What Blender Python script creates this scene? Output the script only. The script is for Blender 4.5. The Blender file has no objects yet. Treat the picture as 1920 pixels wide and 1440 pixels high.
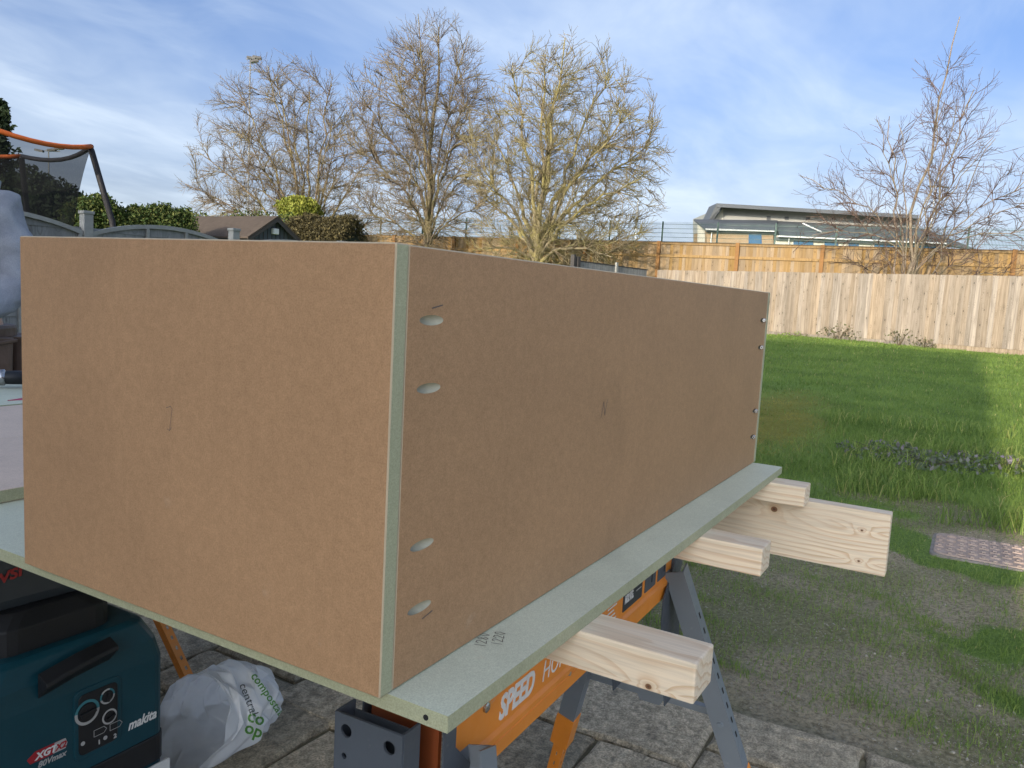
import bpy, bmesh, math, random
import numpy as np
from mathutils import Matrix, Vector, Quaternion
from mathutils.bvhtree import BVHTree
random.seed(7); rng = np.random.default_rng(7)
sc = bpy.context.scene; COL = sc.collection
R = math.radians
# ------------------------------------------------------------------ camera
CAM = np.array([-0.53774, -0.42943, 0.36761]); FPX = 1495.1
RGT = np.array([0.50362345, -0.86226373, 0.05352275])
DWN = np.array([-0.06878538, -0.10177781, -0.99242624])
FWD = np.array([0.86118058, 0.49612754, -0.11056883])
def ray(x, y): return FWD + RGT*(x-960)/FPX + DWN*(y-720)/FPX
def at(x, y, d): return CAM + ray(x, y)*d               # a place seen at photo pixel x,y at d metres depth
def onz(x, y, z): r = ray(x, y); return CAM + r*((z-CAM[2])/r[2])
def ony(x, y, Y): r = ray(x, y); return CAM + r*((Y-CAM[1])/r[1])
cd = bpy.data.cameras.new('camera'); cam = bpy.data.objects.new('camera', cd); COL.objects.link(cam)
cd.sensor_width = 36; cd.lens = FPX/1920*36; cd.clip_start = .01; cd.clip_end = 2000
cam.matrix_world = Matrix(((RGT[0], -DWN[0], -FWD[0], CAM[0]), (RGT[1], -DWN[1], -FWD[1], CAM[1]), (RGT[2], -DWN[2], -FWD[2], CAM[2]), (0, 0, 0, 1)))
sc.camera = cam
# ------------------------------------------------------------------ sky, sun, exposure
SUN_EL = R(15.0); SUN_AZ = R(180.7)          # the sun stands over -x (azimuth from +x, counter-clockwise)
SKY_STRENGTH = .15; SUN_STRENGTH = 2.0
w = bpy.data.worlds.new('World'); sc.world = w; w.use_nodes = True
nt = w.node_tree; N = nt.nodes; L = nt.links; N.clear()
out = N.new('ShaderNodeOutputWorld'); bg = N.new('ShaderNodeBackground'); sky = N.new('ShaderNodeTexSky')
sky.sky_type = 'NISHITA'; sky.sun_disc = False; sky.sun_elevation = SUN_EL; sky.sun_rotation = R(-90.7)
sky.air_density = .42; sky.dust_density = 7.0; sky.ozone_density = 2.0
tc = N.new('ShaderNodeTexCoord'); sep = N.new('ShaderNodeSeparateXYZ'); L.new(tc.outputs['Generated'], sep.inputs[0])
def wm(op, a, b=None):
    n = N.new('ShaderNodeMath'); n.operation = op
    for i, v in enumerate((a, b)):
        if v is None: continue
        if isinstance(v, (int, float)): n.inputs[i].default_value = v
        else: L.new(v, n.inputs[i])
    return n.outputs[0]
zz = wm('ADD', wm('MAXIMUM', sep.outputs[2], 0.0), .16)
cmb = N.new('ShaderNodeCombineXYZ'); L.new(wm('DIVIDE', sep.outputs[0], zz), cmb.inputs[0]); L.new(wm('DIVIDE', sep.outputs[1], zz), cmb.inputs[1])
def cloud(scale, rot, sx, sy, lo, hi, dist, det=7):
    mp = N.new('ShaderNodeMapping'); mp.inputs['Rotation'].default_value = (0, 0, rot); mp.inputs['Scale'].default_value = (sx, sy, 1)
    L.new(cmb.outputs[0], mp.inputs[0]); nz = N.new('ShaderNodeTexNoise'); nz.inputs['Scale'].default_value = scale
    nz.inputs['Detail'].default_value = det; nz.inputs['Roughness'].default_value = .56; nz.inputs['Distortion'].default_value = dist
    L.new(mp.outputs[0], nz.inputs[0]); mr = N.new('ShaderNodeMapRange'); mr.interpolation_type = 'SMOOTHSTEP'
    mr.inputs[1].default_value = lo; mr.inputs[2].default_value = hi; L.new(nz.outputs[0], mr.inputs[0]); return mr.outputs[0]
c1 = cloud(.85, R(-38), .8, 1.2, .34, .80, .6, 5); c2 = cloud(2.3, R(-20), .7, 1.2, .36, .86, .8, 6)
hz0 = N.new('ShaderNodeMapRange'); hz0.interpolation_type = 'SMOOTHSTEP'; L.new(sep.outputs[2], hz0.inputs[0])
for i_, q_ in ((1, .0), (2, .30), (3, .55), (4, .0)): hz0.inputs[i_].default_value = q_
cf = wm('MINIMUM', wm('ADD', hz0.outputs[0], wm('ADD', wm('MULTIPLY', c1, .48), wm('MULTIPLY', c2, .30))), .85)
mixc = N.new('ShaderNodeMix'); mixc.data_type = 'RGBA'; L.new(cf, mixc.inputs[0])
skm = N.new('ShaderNodeMix'); skm.data_type = 'RGBA'; skm.blend_type = 'MULTIPLY'; skm.inputs[0].default_value = 1
L.new(sky.outputs[0], skm.inputs[6]); skm.inputs[7].default_value = (.93, 1.02, 1.07, 1)
L.new(skm.outputs[2], mixc.inputs[6]); mixc.inputs[7].default_value = (2.25, 2.6, 3.0, 1)
L.new(mixc.outputs[2], bg.inputs[0]); bg.inputs[1].default_value = SKY_STRENGTH; L.new(bg.outputs[0], out.inputs[0])
sl = bpy.data.lights.new('sun', 'SUN'); sl.energy = SUN_STRENGTH; sl.angle = R(.6); sl.color = (1, .86, .66)
so = bpy.data.objects.new('sun', sl); COL.objects.link(so)
to_sun = Vector((math.cos(SUN_EL)*math.cos(SUN_AZ), math.cos(SUN_EL)*math.sin(SUN_AZ), math.sin(SUN_EL)))
so.rotation_euler = to_sun.to_track_quat('Z', 'Y').to_euler()
vs = sc.view_settings; vs.view_transform = 'Standard'; vs.look = 'None'; vs.gamma = 1; vs.use_curve_mapping = False; vs.exposure = 1.35

# ------------------------------------------------------------------ helpers
def tag(o, label=None, cat=None, group=None, kind=None):
    if label: o['label'] = label
    if cat: o['category'] = cat
    if group: o['group'] = group
    if kind: o['kind'] = kind
    return o
def empty(name, loc, rz=0, label=None, cat=None, group=None):
    o = bpy.data.objects.new(name, None); COL.objects.link(o); o.location = loc; o.rotation_euler = (0, 0, rz); o.empty_display_size = .05
    return tag(o, label, cat, group)
def link(name, me, parent=None, loc=None):
    o = bpy.data.objects.new(name, me); COL.objects.link(o)
    if parent is not None: o.parent = parent
    if loc is not None: o.location = loc
    return o
def np_mesh(name, v, faces, mat, smooth=False):
    """faces: list of int arrays, each of constant width"""
    me = bpy.data.meshes.new(name); v = np.asarray(v, np.float32)
    me.vertices.add(len(v)); me.vertices.foreach_set('co', v.ravel())
    li = np.concatenate([f.ravel() for f in faces]).astype(np.int32)
    tot = np.concatenate([np.full(len(f), f.shape[1], np.int32) for f in faces]); st = np.concatenate([[0], np.cumsum(tot)[:-1]]).astype(np.int32)
    me.loops.add(len(li)); me.loops.foreach_set('vertex_index', li)
    me.polygons.add(len(tot)); me.polygons.foreach_set('loop_start', st); me.polygons.foreach_set('loop_total', tot)
    if smooth: me.polygons.foreach_set('use_smooth', np.ones(len(tot), bool))
    me.update(calc_edges=True); me.validate()
    for m in (mat if isinstance(mat, (list, tuple)) else [mat]): me.materials.append(m)
    return me
class MB:
    def __init__(s): s.v = []; s.f = []; s.m = []; s.mi = 0
    def add(s, v, f):
        b = len(s.v); s.v += [tuple(p) for p in v]; s.f += [tuple(i+b for i in q) for q in f]; s.m += [s.mi]*len(f); return s
    def box(s, a, b, M=None):
        x0, y0, z0 = a; x1, y1, z1 = b
        v = [(x0, y0, z0), (x1, y0, z0), (x1, y1, z0), (x0, y1, z0), (x0, y0, z1), (x1, y0, z1), (x1, y1, z1), (x0, y1, z1)]
        if M is not None: v = [tuple(M @ Vector(p)) for p in v]
        return s.add(v, [(3, 2, 1, 0), (4, 5, 6, 7), (0, 1, 5, 4), (1, 2, 6, 5), (2, 3, 7, 6), (3, 0, 4, 7)])
    def prism(s, poly, h0, h1, M=None):
        """poly in local xy, extruded h0..h1 in local z"""
        n = len(poly); v = [(p[0], p[1], h0) for p in poly]+[(p[0], p[1], h1) for p in poly]
        if M is not None: v = [tuple(M @ Vector(p)) for p in v]
        return s.add(v, [tuple(range(n-1, -1, -1)), tuple(range(n, 2*n))]+[(i, (i+1) % n, n+(i+1) % n, n+i) for i in range(n)])
    def tube(s, pts, r, n=8, cap=True):
        pts = [Vector(p) for p in pts]; k = len(pts); rr = r if isinstance(r, (list, tuple)) else [r]*k
        v = []; up = None
        for i, p in enumerate(pts):
            d = (pts[min(i+1, k-1)]-pts[max(i-1, 0)]).normalized()
            if up is None: up = d.orthogonal().normalized()
            up = (up-d*up.dot(d)).normalized(); sd = d.cross(up)
            v += [tuple(p+(up*math.cos(2*math.pi*j/n)+sd*math.sin(2*math.pi*j/n))*rr[i]) for j in range(n)]
        f = [(i*n+j, i*n+(j+1) % n, (i+1)*n+(j+1) % n, (i+1)*n+j) for i in range(k-1) for j in range(n)]
        if cap: f += [tuple(range(n-1, -1, -1)), tuple(range((k-1)*n, k*n))]
        return s.add(v, f)
    def loft(s, rings, cap=True):
        n = len(rings[0]); v = [p for r in rings for p in r]
        f = [(i*n+j, i*n+(j+1) % n, (i+1)*n+(j+1) % n, (i+1)*n+j) for i in range(len(rings)-1) for j in range(n)]
        if cap: f += [tuple(range(n-1, -1, -1)), tuple(range((len(rings)-1)*n, len(rings)*n))]
        return s.add(v, f)
    def mesh(s, name, mats, smooth=False, bevel=0, seg=2):
        me = bpy.data.meshes.new(name); me.from_pydata(s.v, [], s.f)
        for m in (mats if isinstance(mats, (list, tuple)) else [mats]): me.materials.append(m)
        me.polygons.foreach_set('material_index', s.m); me.update()
        bm = bmesh.new(); bm.from_mesh(me); bmesh.ops.recalc_face_normals(bm, faces=bm.faces)
        if bevel:
            es = [e for e in bm.edges if len(e.link_faces) == 2 and e.calc_face_angle(0) > .5]
            bmesh.ops.bevel(bm, geom=es, offset=bevel, segments=seg, affect='EDGES', profile=.6)
        bm.to_mesh(me); bm.free()
        if smooth: me.polygons.foreach_set('use_smooth', [True]*len(me.polygons))
        return me
    def build(s, name, mats, parent=None, **k): return link(name, s.mesh(name, mats, **k), parent)
def rounded(w, h, r, n=4):
    p = []
    for cx, cy, a in ((w/2-r, h/2-r, 0), (-w/2+r, h/2-r, 90), (-w/2+r, -h/2+r, 180), (w/2-r, -h/2+r, 270)):
        for i in range(n+1): t = R(a+90*i/n); p.append((cx+r*math.cos(t), cy+r*math.sin(t)))
    return p
def circle(r, n=16, cx=0, cy=0): return [(cx+r*math.cos(2*math.pi*i/n), cy+r*math.sin(2*math.pi*i/n)) for i in range(n)]
def plate_with_holes(outer, holes, thick, M):
    """flat plate in local xy with round/any holes, as a solid"""
    cu = bpy.data.curves.new('plate', 'CURVE'); cu.dimensions = '2D'; cu.fill_mode = 'BOTH'; cu.extrude = thick/2
    for poly in [outer]+holes:
        sp = cu.splines.new('POLY'); sp.points.add(len(poly)-1); sp.use_cyclic_u = True
        for q, p in zip(sp.points, poly): q.co = (p[0], p[1], 0, 1)
    o = bpy.data.objects.new('plate', cu); COL.objects.link(o); me = bpy.data.meshes.new_from_object(o.evaluated_get(bpy.context.evaluated_depsgraph_get()))
    bpy.data.objects.remove(o); bpy.data.curves.remove(cu); me.transform(M); me.materials.clear(); return me
def frame(o, x, y, z=None):
    """matrix with local x,y axes along the given vectors"""
    x = Vector(x).normalized(); y = Vector(y); y = (y-x*y.dot(x)).normalized(); z = x.cross(y)
    M = Matrix.Identity(4)
    for i in range(3): M[i][0] = x[i]; M[i][1] = y[i]; M[i][2] = z[i]; M[i][3] = o[i]
    return M
def text_mesh(body, size, bold=0., shear=0., extrude=.0003, xs=1.0, spacing=1.0):
    cu = bpy.data.curves.new('lettering', 'FONT'); cu.body = body; cu.size = size; cu.offset = bold; cu.shear = shear; cu.extrude = extrude; cu.space_character = spacing; cu.resolution_u = 3
    o = bpy.data.objects.new('lettering', cu); COL.objects.link(o); bpy.context.view_layer.update()
    me = bpy.data.meshes.new_from_object(o.evaluated_get(bpy.context.evaluated_depsgraph_get()))
    bpy.data.objects.remove(o); bpy.data.curves.remove(cu); me.transform(Matrix.Diagonal((xs, 1, 1, 1))); return me
def text(name, body, size, M, mat, parent, **k):
    me = text_mesh(body, size, **k); me.transform(M); me.materials.clear(); me.materials.append(mat); return link(name, me, parent)
def vnoise(x, y, s=1., seed=0.):
    x = np.asarray(x, float)*s; y = np.asarray(y, float)*s; xi = np.floor(x); yi = np.floor(y); fx = x-xi; fy = y-yi
    fx = fx*fx*(3-2*fx); fy = fy*fy*(3-2*fy)
    h = lambda a, b: np.modf(np.abs(np.sin(a*127.1+b*311.7+seed*74.7)*43758.5453))[0]
    return (h(xi, yi)*(1-fx)+h(xi+1, yi)*fx)*(1-fy)+(h(xi, yi+1)*(1-fx)+h(xi+1, yi+1)*fx)*fy
def fnoise(x, y, s=1., seed=0., o=4): return sum(vnoise(x, y, s*2**i, seed+i)*.5**(i+1) for i in range(o))/(1-.5**o)

# ------------------------------------------------------------------ materials
class NT:
    def __init__(s, name):
        s.mat = bpy.data.materials.new(name); s.mat.use_nodes = True; s.t = s.mat.node_tree; s.b = s.t.nodes['Principled BSDF']; s.o = s.t.nodes['Material Output']
    def n(s, t, **k):
        x = s.t.nodes.new(t)
        for a, v in k.items(): setattr(x, a, v)
        return x
    def l(s, a, b): s.t.links.new(a, b)
    def put(s, sock, v):
        if isinstance(v, (int, float)): sock.default_value = v
        elif isinstance(v, (tuple, list)): sock.default_value = tuple(v)+((1,) if len(v) == 3 and sock.type == 'RGBA' else ())
        else: s.l(v, sock)
    def math(s, op, a, b=0., c=0., clamp=False):
        x = s.n('ShaderNodeMath', operation=op, use_clamp=clamp); s.put(x.inputs[0], a); s.put(x.inputs[1], b); s.put(x.inputs[2], c); return x.outputs[0]
    def coord(s, which='Object', scale=(1, 1, 1), rnd=False):
        tc = s.n('ShaderNodeTexCoord').outputs[which]
        if which == 'World': pass
        mp = s.n('ShaderNodeMapping'); mp.inputs['Scale'].default_value = scale; s.l(tc, mp.inputs[0])
        if rnd:
            oi = s.n('ShaderNodeObjectInfo'); v = s.n('ShaderNodeVectorMath', operation='SCALE'); v.inputs[0].default_value = (17, 31, 53); s.l(oi.outputs['Random'], v.inputs['Scale']); s.l(v.outputs[0], mp.inputs['Location'])
        return mp.outputs[0]
    def pos(s, scale=(1, 1, 1)):
        g = s.n('ShaderNodeNewGeometry').outputs['Position']; mp = s.n('ShaderNodeMapping'); mp.inputs['Scale'].default_value = scale; s.l(g, mp.inputs[0]); return mp.outputs[0]
    def noise(s, vec, scale, detail=4, rough=.55, dist=0.):
        x = s.n('ShaderNodeTexNoise'); s.l(vec, x.inputs[0]); x.inputs['Scale'].default_value = scale; x.inputs['Detail'].default_value = detail; x.inputs['Roughness'].default_value = rough; x.inputs['Distortion'].default_value = dist; return x.outputs[0]
    def voro(s, vec, scale, feat='F1', out=0):
        x = s.n('ShaderNodeTexVoronoi', feature=feat); s.l(vec, x.inputs[0]); x.inputs['Scale'].default_value = scale; return x.outputs[out]
    def rng(s, v, a, b, c=0., d=1., smooth=True):
        x = s.n('ShaderNodeMapRange'); x.interpolation_type = 'SMOOTHSTEP' if smooth else 'LINEAR'
        for i, q in enumerate((v, a, b, c, d)): s.put(x.inputs[i], q)
        return x.outputs[0]
    def mix(s, f, a, b, mode='MIX'):
        x = s.n('ShaderNodeMix', data_type='RGBA', blend_type=mode); s.put(x.inputs[0], f); s.put(x.inputs[6], a); s.put(x.inputs[7], b); return x.outputs[2]
    def rand(s): return s.n('ShaderNodeObjectInfo').outputs['Random']
    def hsv(s, col, h=.5, sat=1., v=1.):
        x = s.n('ShaderNodeHueSaturation'); s.put(x.inputs[0], h); s.put(x.inputs[1], sat); s.put(x.inputs[2], v); s.put(x.inputs[4], col); return x.outputs[0]
    def bump(s, h, strength=.3, dist=.01):
        x = s.n('ShaderNodeBump'); x.inputs['Strength'].default_value = strength; x.inputs['Distance'].default_value = dist; s.l(h, x.inputs['Height']); s.l(x.outputs[0], s.b.inputs['Normal'])
    def done(s, col, rough=.6, spec=.4, metal=0.):
        s.put(s.b.inputs['Base Color'], col); s.put(s.b.inputs['Roughness'], rough); s.b.inputs['Specular IOR Level'].default_value = spec; s.b.inputs['Metallic'].default_value = metal; return s.mat
def plain(name, col, rough=.55, var=.12, scale=25., bump=.08, spec=.4, metal=0., rnd=0., dist=.002):
    m = NT(name); c = m.coord(); a = m.noise(c, scale, 5); b = m.noise(c, scale*.13, 3)
    v = m.math('ADD', m.math('MULTIPLY', m.math('SUBTRACT', m.math('ADD', a, b), 1.), var*2.5), 1.)
    if rnd: v = m.math('MULTIPLY', v, m.math('ADD', m.math('MULTIPLY', m.math('SUBTRACT', m.rand(), .5), rnd*2), 1.))
    cc = m.hsv(col, v=v)
    if bump: m.bump(a, bump, dist)
    return m.done(cc, m.rng(b, .3, .7, max(rough-.08, .02), rough+.08), spec, metal)
def m_mdf(name, base, dark):
    m = NT(name); c = m.coord(); big = m.noise(c, 6, 4, .6); mot = m.noise(c, 75, 3, .6); fine = m.noise(m.coord(scale=(1, 1, 1)), 600, 2, .7); fl = m.voro(c, 260)
    mid = m.noise(c, 210, 3, .7); col = m.mix(m.rng(mot, .25, .78, .25, .75), dark, base); col = m.hsv(col, v=m.rng(big, .25, .75, .95, 1.05)); col = m.hsv(col, v=m.rng(mid, .3, .7, .94, 1.06)); col = m.hsv(col, v=m.rng(fine, .3, .7, .89, 1.11))
    col = m.mix(m.rng(fl, .02, .2, .28, 0.), col, tuple(x*.55 for x in base)); stain = m.noise(c, 3.1, 5, .65, .8); col = m.hsv(col, v=m.rng(stain, .56, .74, 1., .91)); sm = m.noise(c, 11, 5, .7); col = m.mix(m.rng(sm, .66, .76, 0., .22), col, (.62, .50, .38))
    col = m.mix(m.rng(m.voro(c, 9), .02, .05, .35, 0.), col, tuple(x*.62 for x in base)); m.bump(fine, .06, .0006)
    return m.done(col, .62, .3)
def m_pine(name, knots=(), gax='y', tone=1.):
    """sawn pine, grain along local y; knots: (y, z, size) on the side faces"""
    m = NT(name); c = m.n('ShaderNodeTexCoord').outputs['Object']; sp = m.n('ShaderNodeSeparateXYZ'); m.l(c, sp.inputs[0]); X, Y, Z = sp.outputs
    wob = m.noise(m.coord(scale=(14, 2.2, 14)), 1.0, 3, .5); f = m.math('ADD', m.math('MULTIPLY', Z, 95.), m.math('ADD', m.math('MULTIPLY', X, 38.), m.math('MULTIPLY', wob, 5.)))
    kd = None
    for (ky, kz, ks) in knots:
        dy = m.math('MULTIPLY', m.math('SUBTRACT', Y, ky), .45/ks); dz = m.math('MULTIPLY', m.math('SUBTRACT', Z, kz), 1./ks)
        d = m.math('SQRT', m.math('ADD', m.math('MULTIPLY', dy, dy), m.math('MULTIPLY', dz, dz)))
        g = m.math('MULTIPLY', m.math('POWER', 2.718, m.math('MULTIPLY', d, -.42)), m.math('MULTIPLY', m.math('SIGN', dz), 4.*1.)); f = m.math('ADD', f, g)
        dk = m.math('SQRT', m.math('ADD', m.math('POWER', m.math('MULTIPLY', m.math('SUBTRACT', Y, ky), 1./ks), 2.), m.math('POWER', m.math('MULTIPLY', m.math('SUBTRACT', Z, kz), 1.15/ks), 2.)))
        kd = dk if kd is None else m.math('MINIMUM', kd, dk)
    ring = m.math('FRACT', f); late = m.rng(ring, .45, .93); late = m.math('MULTIPLY', late, m.rng(ring, 1., .95))
    fib = m.noise(m.coord(scale=(260, 9, 260)), 1., 3, .6); blot = m.noise(m.coord(scale=(6, 2.5, 6)), 1., 3)
    col = m.mix(m.math('MULTIPLY', late, m.rng(blot, .3, .7, .35, .95)), (.78*tone, .66*tone, .51*tone), (.64*tone, .46*tone, .29*tone)); col = m.hsv(col, v=m.rng(fib, .25, .75, .88, 1.08)); col = m.hsv(col, v=m.rng(blot, .3, .7, .93, 1.06))
    if kd is not None:
        col = m.mix(m.rng(kd, .9, 2.6, .5, 0.), col, (.55*tone, .36*tone, .19*tone)); col = m.mix(m.rng(kd, .75, 1.0, 1., 0.), col, (.20, .10, .05)); col = m.mix(m.rng(kd, .3, .45, 1., 0.), col, (.10, .05, .03))
    m.bump(fib, .12, .001); return m.done(col, .6, .3)
def m_board(name, c1, c2, knot, sc_=1., sat=1., kn=.8):
    """fence boards, grain along z, colour and figure differ from board to board"""
    m = NT(name); v = m.coord(scale=(22*sc_, 22*sc_, 1.1*sc_), rnd=True); g = m.noise(v, 1., 5, .6, .6); v2 = m.coord(scale=(10*sc_, 10*sc_, 3.6*sc_), rnd=True); kd = m.voro(v2, 1.)
    col = m.mix(m.rng(g, .28, .72), c1, c2); wv = m.math('FRACT', m.math('MULTIPLY', m.math('ADD', kd, m.math('MULTIPLY', g, .35)), 7.)); col = m.mix(m.math('MULTIPLY', m.rng(wv, .55, .95), m.rng(kd, .15, .6, .75*kn, .06)), col, knot)
    col = m.mix(m.rng(kd, .07, .17, .85*kn, 0.), col, tuple(x*.6 for x in knot)); r = m.rand(); col = m.hsv(col, v=m.rng(r, 0, 1, .84, 1.12, False), sat=m.rng(m.math('FRACT', m.math('MULTIPLY', r, 7.3)), 0, 1, .75*sat, 1.2*sat, False))
    m.bump(g, .35, .004); return m.done(col, .75, .2)
def m_stone():
    m = NT('riven_stone'); p = m.pos((1, 1, 1)); r = m.coord(scale=(1, 1, 1), rnd=True); n1 = m.noise(r, 5, 9, .66, 1.2); n2 = m.noise(r, 34, 7, .72, .5); n3 = m.noise(r, 1.6, 4, .5); st = m.noise(m.coord(scale=(1.2, 5, 1), rnd=True), 4, 8, .7, 1.6)
    n4 = m.noise(r, 170, 4, .7); h = m.math('ADD', m.math('MULTIPLY', st, 1.1), m.math('ADD', m.math('MULTIPLY', n1, .7), m.math('MULTIPLY', n2, .35)))
    col = m.mix(m.rng(n2, .32, .68), (.25, .21, .145), (.60, .50, .355)); col = m.mix(m.rng(st, .5, .68, 0., .5), col, (.52, .45, .32)); col = m.mix(m.rng(n1, .55, .7, 0., .5), col, (.17, .16, .13))
    col = m.hsv(col, v=m.rng(n4, .3, .7, .62, 1.32)); col = m.hsv(col, v=m.rng(m.rand(), 0, 1, .78, 1.15, False)); col = m.mix(m.rng(n3, .5, .7, 0., .3), col, (.24, .25, .19)); m.bump(h, .9, .016); return m.done(col, .85, .25)
def m_ground():
    m = NT('soil_and_turf'); p = m.pos(); a = m.n('ShaderNodeAttribute', attribute_name='turf').outputs['Fac']; mo = m.n('ShaderNodeAttribute', attribute_name='moss').outputs['Fac']
    n1 = m.noise(p, 9, 8, .7); n2 = m.noise(p, 60, 6, .75); n3 = m.noise(p, 1.2, 4); sp = m.voro(p, 90); spc = m.voro(p, 90, out=1)
    soil = m.mix(m.rng(n2, .3, .7), (.18, .145, .10), (.52, .43, .30)); soil = m.mix(m.rng(n1, .45, .72, 0., .55), soil, (.36, .315, .235)); soil = m.mix(m.math('MULTIPLY', m.rng(sp, .1, .25, 1., 0.), m.rng(n1, .45, .6)), soil, (.30, .29, .26))
    soil = m.mix(m.rng(n3, .38, .58, .1, .65), soil, m.mix(m.rng(n2, .3, .7), (.09, .105, .04), (.19, .20, .08)))
    turf = m.mix(m.rng(n2, .3, .7), (.10, .165, .04), (.20, .29, .075)); turf = m.hsv(turf, v=m.rng(n3, .3, .7, .8, 1.2)); moss = m.mix(m.rng(n2, .3, .7), (.13, .14, .035), (.27, .25, .06))
    col = m.mix(m.rng(m.math('ADD', a, m.math('MULTIPLY', m.math('SUBTRACT', n1, .5), .7)), .35, .65), soil, turf); col = m.mix(mo, col, moss)
    m.bump(m.math('ADD', n2, m.math('MULTIPLY', n1, 1.5)), .8, .018); return m.done(col, .95, .12)
def m_attr(name, stops, rough=.6, spec=.25, trans=0.):
    """foliage: colour by a per-blade value, random for grass, random plus height for leaves"""
    m = NT(name); a = m.n('ShaderNodeAttribute', attribute_name='rnd').outputs['Fac']; cr = m.n('ShaderNodeValToRGB'); e = cr.color_ramp.elements
    while len(e) < len(stops): e.new(.5)
    for q, (p, c) in zip(e, stops): q.position = p; q.color = (*c, 1)
    m.l(a, cr.inputs[0]); mt = m.done(cr.outputs[0], rough, spec)
    if trans:
        tb = m.n('ShaderNodeBsdfTranslucent'); m.l(cr.outputs[0], tb.inputs[0]); mx = m.n('ShaderNodeMixShader'); mx.inputs[0].default_value = trans; m.l(m.b.outputs[0], mx.inputs[1]); m.l(tb.outputs[0], mx.inputs[2]); m.l(mx.outputs[0], m.o.inputs[0])
    return mt
def m_bark(name, c1, c2, moss, mf=.5):
    m = NT(name); c = m.coord(); n = m.noise(c, 6, 5, .6); n2 = m.noise(c, 1.3, 3); col = m.mix(m.rng(n, .3, .7), c1, c2); col = m.mix(m.math('MULTIPLY', m.rng(n2, .4, .62), mf), col, moss); m.bump(n, .4, .02); return m.done(col, .85, .15)
def m_paint(name, col, wear, amt=.5, rough=.42, spec=.5):
    m = NT(name); c = m.coord(); n = m.noise(c, 30, 6, .65); s1 = m.noise(m.coord(scale=(14, 120, 120)), 1., 4, .6); b = m.noise(c, 5, 4)
    k = m.hsv(col, v=m.rng(b, .3, .7, .90, 1.08)); k = m.mix(m.rng(n, .62, .72, 0., amt), k, wear); k = m.mix(m.math('MULTIPLY', m.rng(s1, .66, .72), m.rng(b, .5, .65, 0., amt)), k, wear); m.bump(n, .05, .001); return m.done(k, m.rng(n, .3, .7, rough-.07, rough+.12), spec)
def m_net(name, col, cover):
    m = NT(name); tb = m.n('ShaderNodeBsdfTransparent'); mx = m.n('ShaderNodeMixShader'); mx.inputs[0].default_value = cover; m.done(col, .8, .1); m.l(tb.outputs[0], mx.inputs[1]); m.l(m.b.outputs[0], mx.inputs[2]); m.l(mx.outputs[0], m.o.inputs[0]); return m.mat
def m_plastic(name, col, cover=.93, rough=.28, trans=.35):
    m = NT(name); c = m.coord(); n = m.noise(c, 40, 4); m.bump(m.noise(c, 26, 6, .6, 1.), .35, .004); m.done(m.hsv(col, v=m.rng(n, .3, .7, .95, 1.03)), rough, .5)
    tl = m.n('ShaderNodeBsdfTranslucent'); tl.inputs[0].default_value = (*col, 1); m1 = m.n('ShaderNodeMixShader'); m1.inputs[0].default_value = trans; m.l(m.b.outputs[0], m1.inputs[1]); m.l(tl.outputs[0], m1.inputs[2])
    tb = m.n('ShaderNodeBsdfTransparent'); mx = m.n('ShaderNodeMixShader'); mx.inputs[0].default_value = cover; m.l(tb.outputs[0], mx.inputs[1]); m.l(m1.outputs[0], mx.inputs[2]); m.l(mx.outputs[0], m.o.inputs[0]); return m.mat
def m_cloth(name, col, dark):
    m = NT(name); c = m.coord(); n = m.noise(c, 7, 5, .6, .6); f = m.noise(c, 420, 2, .7); k = m.mix(m.rng(n, .3, .7), dark, col); k = m.hsv(k, v=m.rng(f, .3, .7, .86, 1.12)); m.bump(m.math('ADD', n, m.math('MULTIPLY', f, .08)), .6, .02); return m.done(k, .9, .1)
def m_brick(name, a, b, mo, s=1.):
    m = NT(name); p = m.coord(scale=(1, 1, 1)); sp = m.n('ShaderNodeSeparateXYZ'); m.l(p, sp.inputs[0]); cb = m.n('ShaderNodeCombineXYZ'); m.l(m.math('ADD', sp.outputs[0], sp.outputs[1]), cb.inputs[0]); m.l(sp.outputs[2], cb.inputs[1])
    br = m.n('ShaderNodeTexBrick'); m.l(cb.outputs[0], br.inputs[0]); m.put(br.inputs['Color1'], a); m.put(br.inputs['Color2'], b); m.put(br.inputs['Mortar'], mo); br.inputs['Scale'].default_value = 1; br.inputs['Brick Width'].default_value = .225*s; br.inputs['Row Height'].default_value = .075*s; br.inputs['Mortar Size'].default_value = .006*s
    m.bump(br.outputs['Fac'], -.4, .006); return m.done(br.outputs[0], .85, .2)
MDF = m_mdf('brown_mdf', (.455, .275, .15), (.36, .212, .112)); MDFG = m_mdf('green_mdf', (.60, .625, .50), (.53, .56, .44)); MDFE = m_mdf('mdf_edge', (.42, .43, .29), (.36, .37, .24)); MDFL = plain('mdf_arris', (.47, .385, .27), .7, .06, 200, .05); MDFP = m_mdf('pale_pink_mdf', (.66, .53, .43), (.60, .47, .38)); MDFC = plain('cut_mdf', (.42, .40, .31), .8, .15, 120, .2)
PENCIL = plain('pencil', (.13, .11, .10), .7, .1, 80, 0); ORANGE = m_paint('orange_paint', (.82, .27, .03), (.55, .40, .30), .35); GREYP = m_paint('grey_paint', (.075, .088, .108), (.2, .2, .2), .35, .5, .4); GREYL = m_paint('light_grey_paint', (.19, .225, .26), (.4, .4, .4), .4, .45); LABELM = plain('dark_label', (.03, .036, .05), .4, .1, 60, .02); WHITEINK = plain('white_print', (.72, .72, .72), .5, .03, 30, 0); GREYM = m_paint('mid_grey_paint', (.175, .20, .23), (.35, .35, .35), .35, .4, .5); STEEL = plain('steel', (.42, .42, .43), .28, .06, 80, .05, .5, 1.); DARK = plain('dark_gap', (.012, .012, .014), .7, .1, 40, 0)
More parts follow.
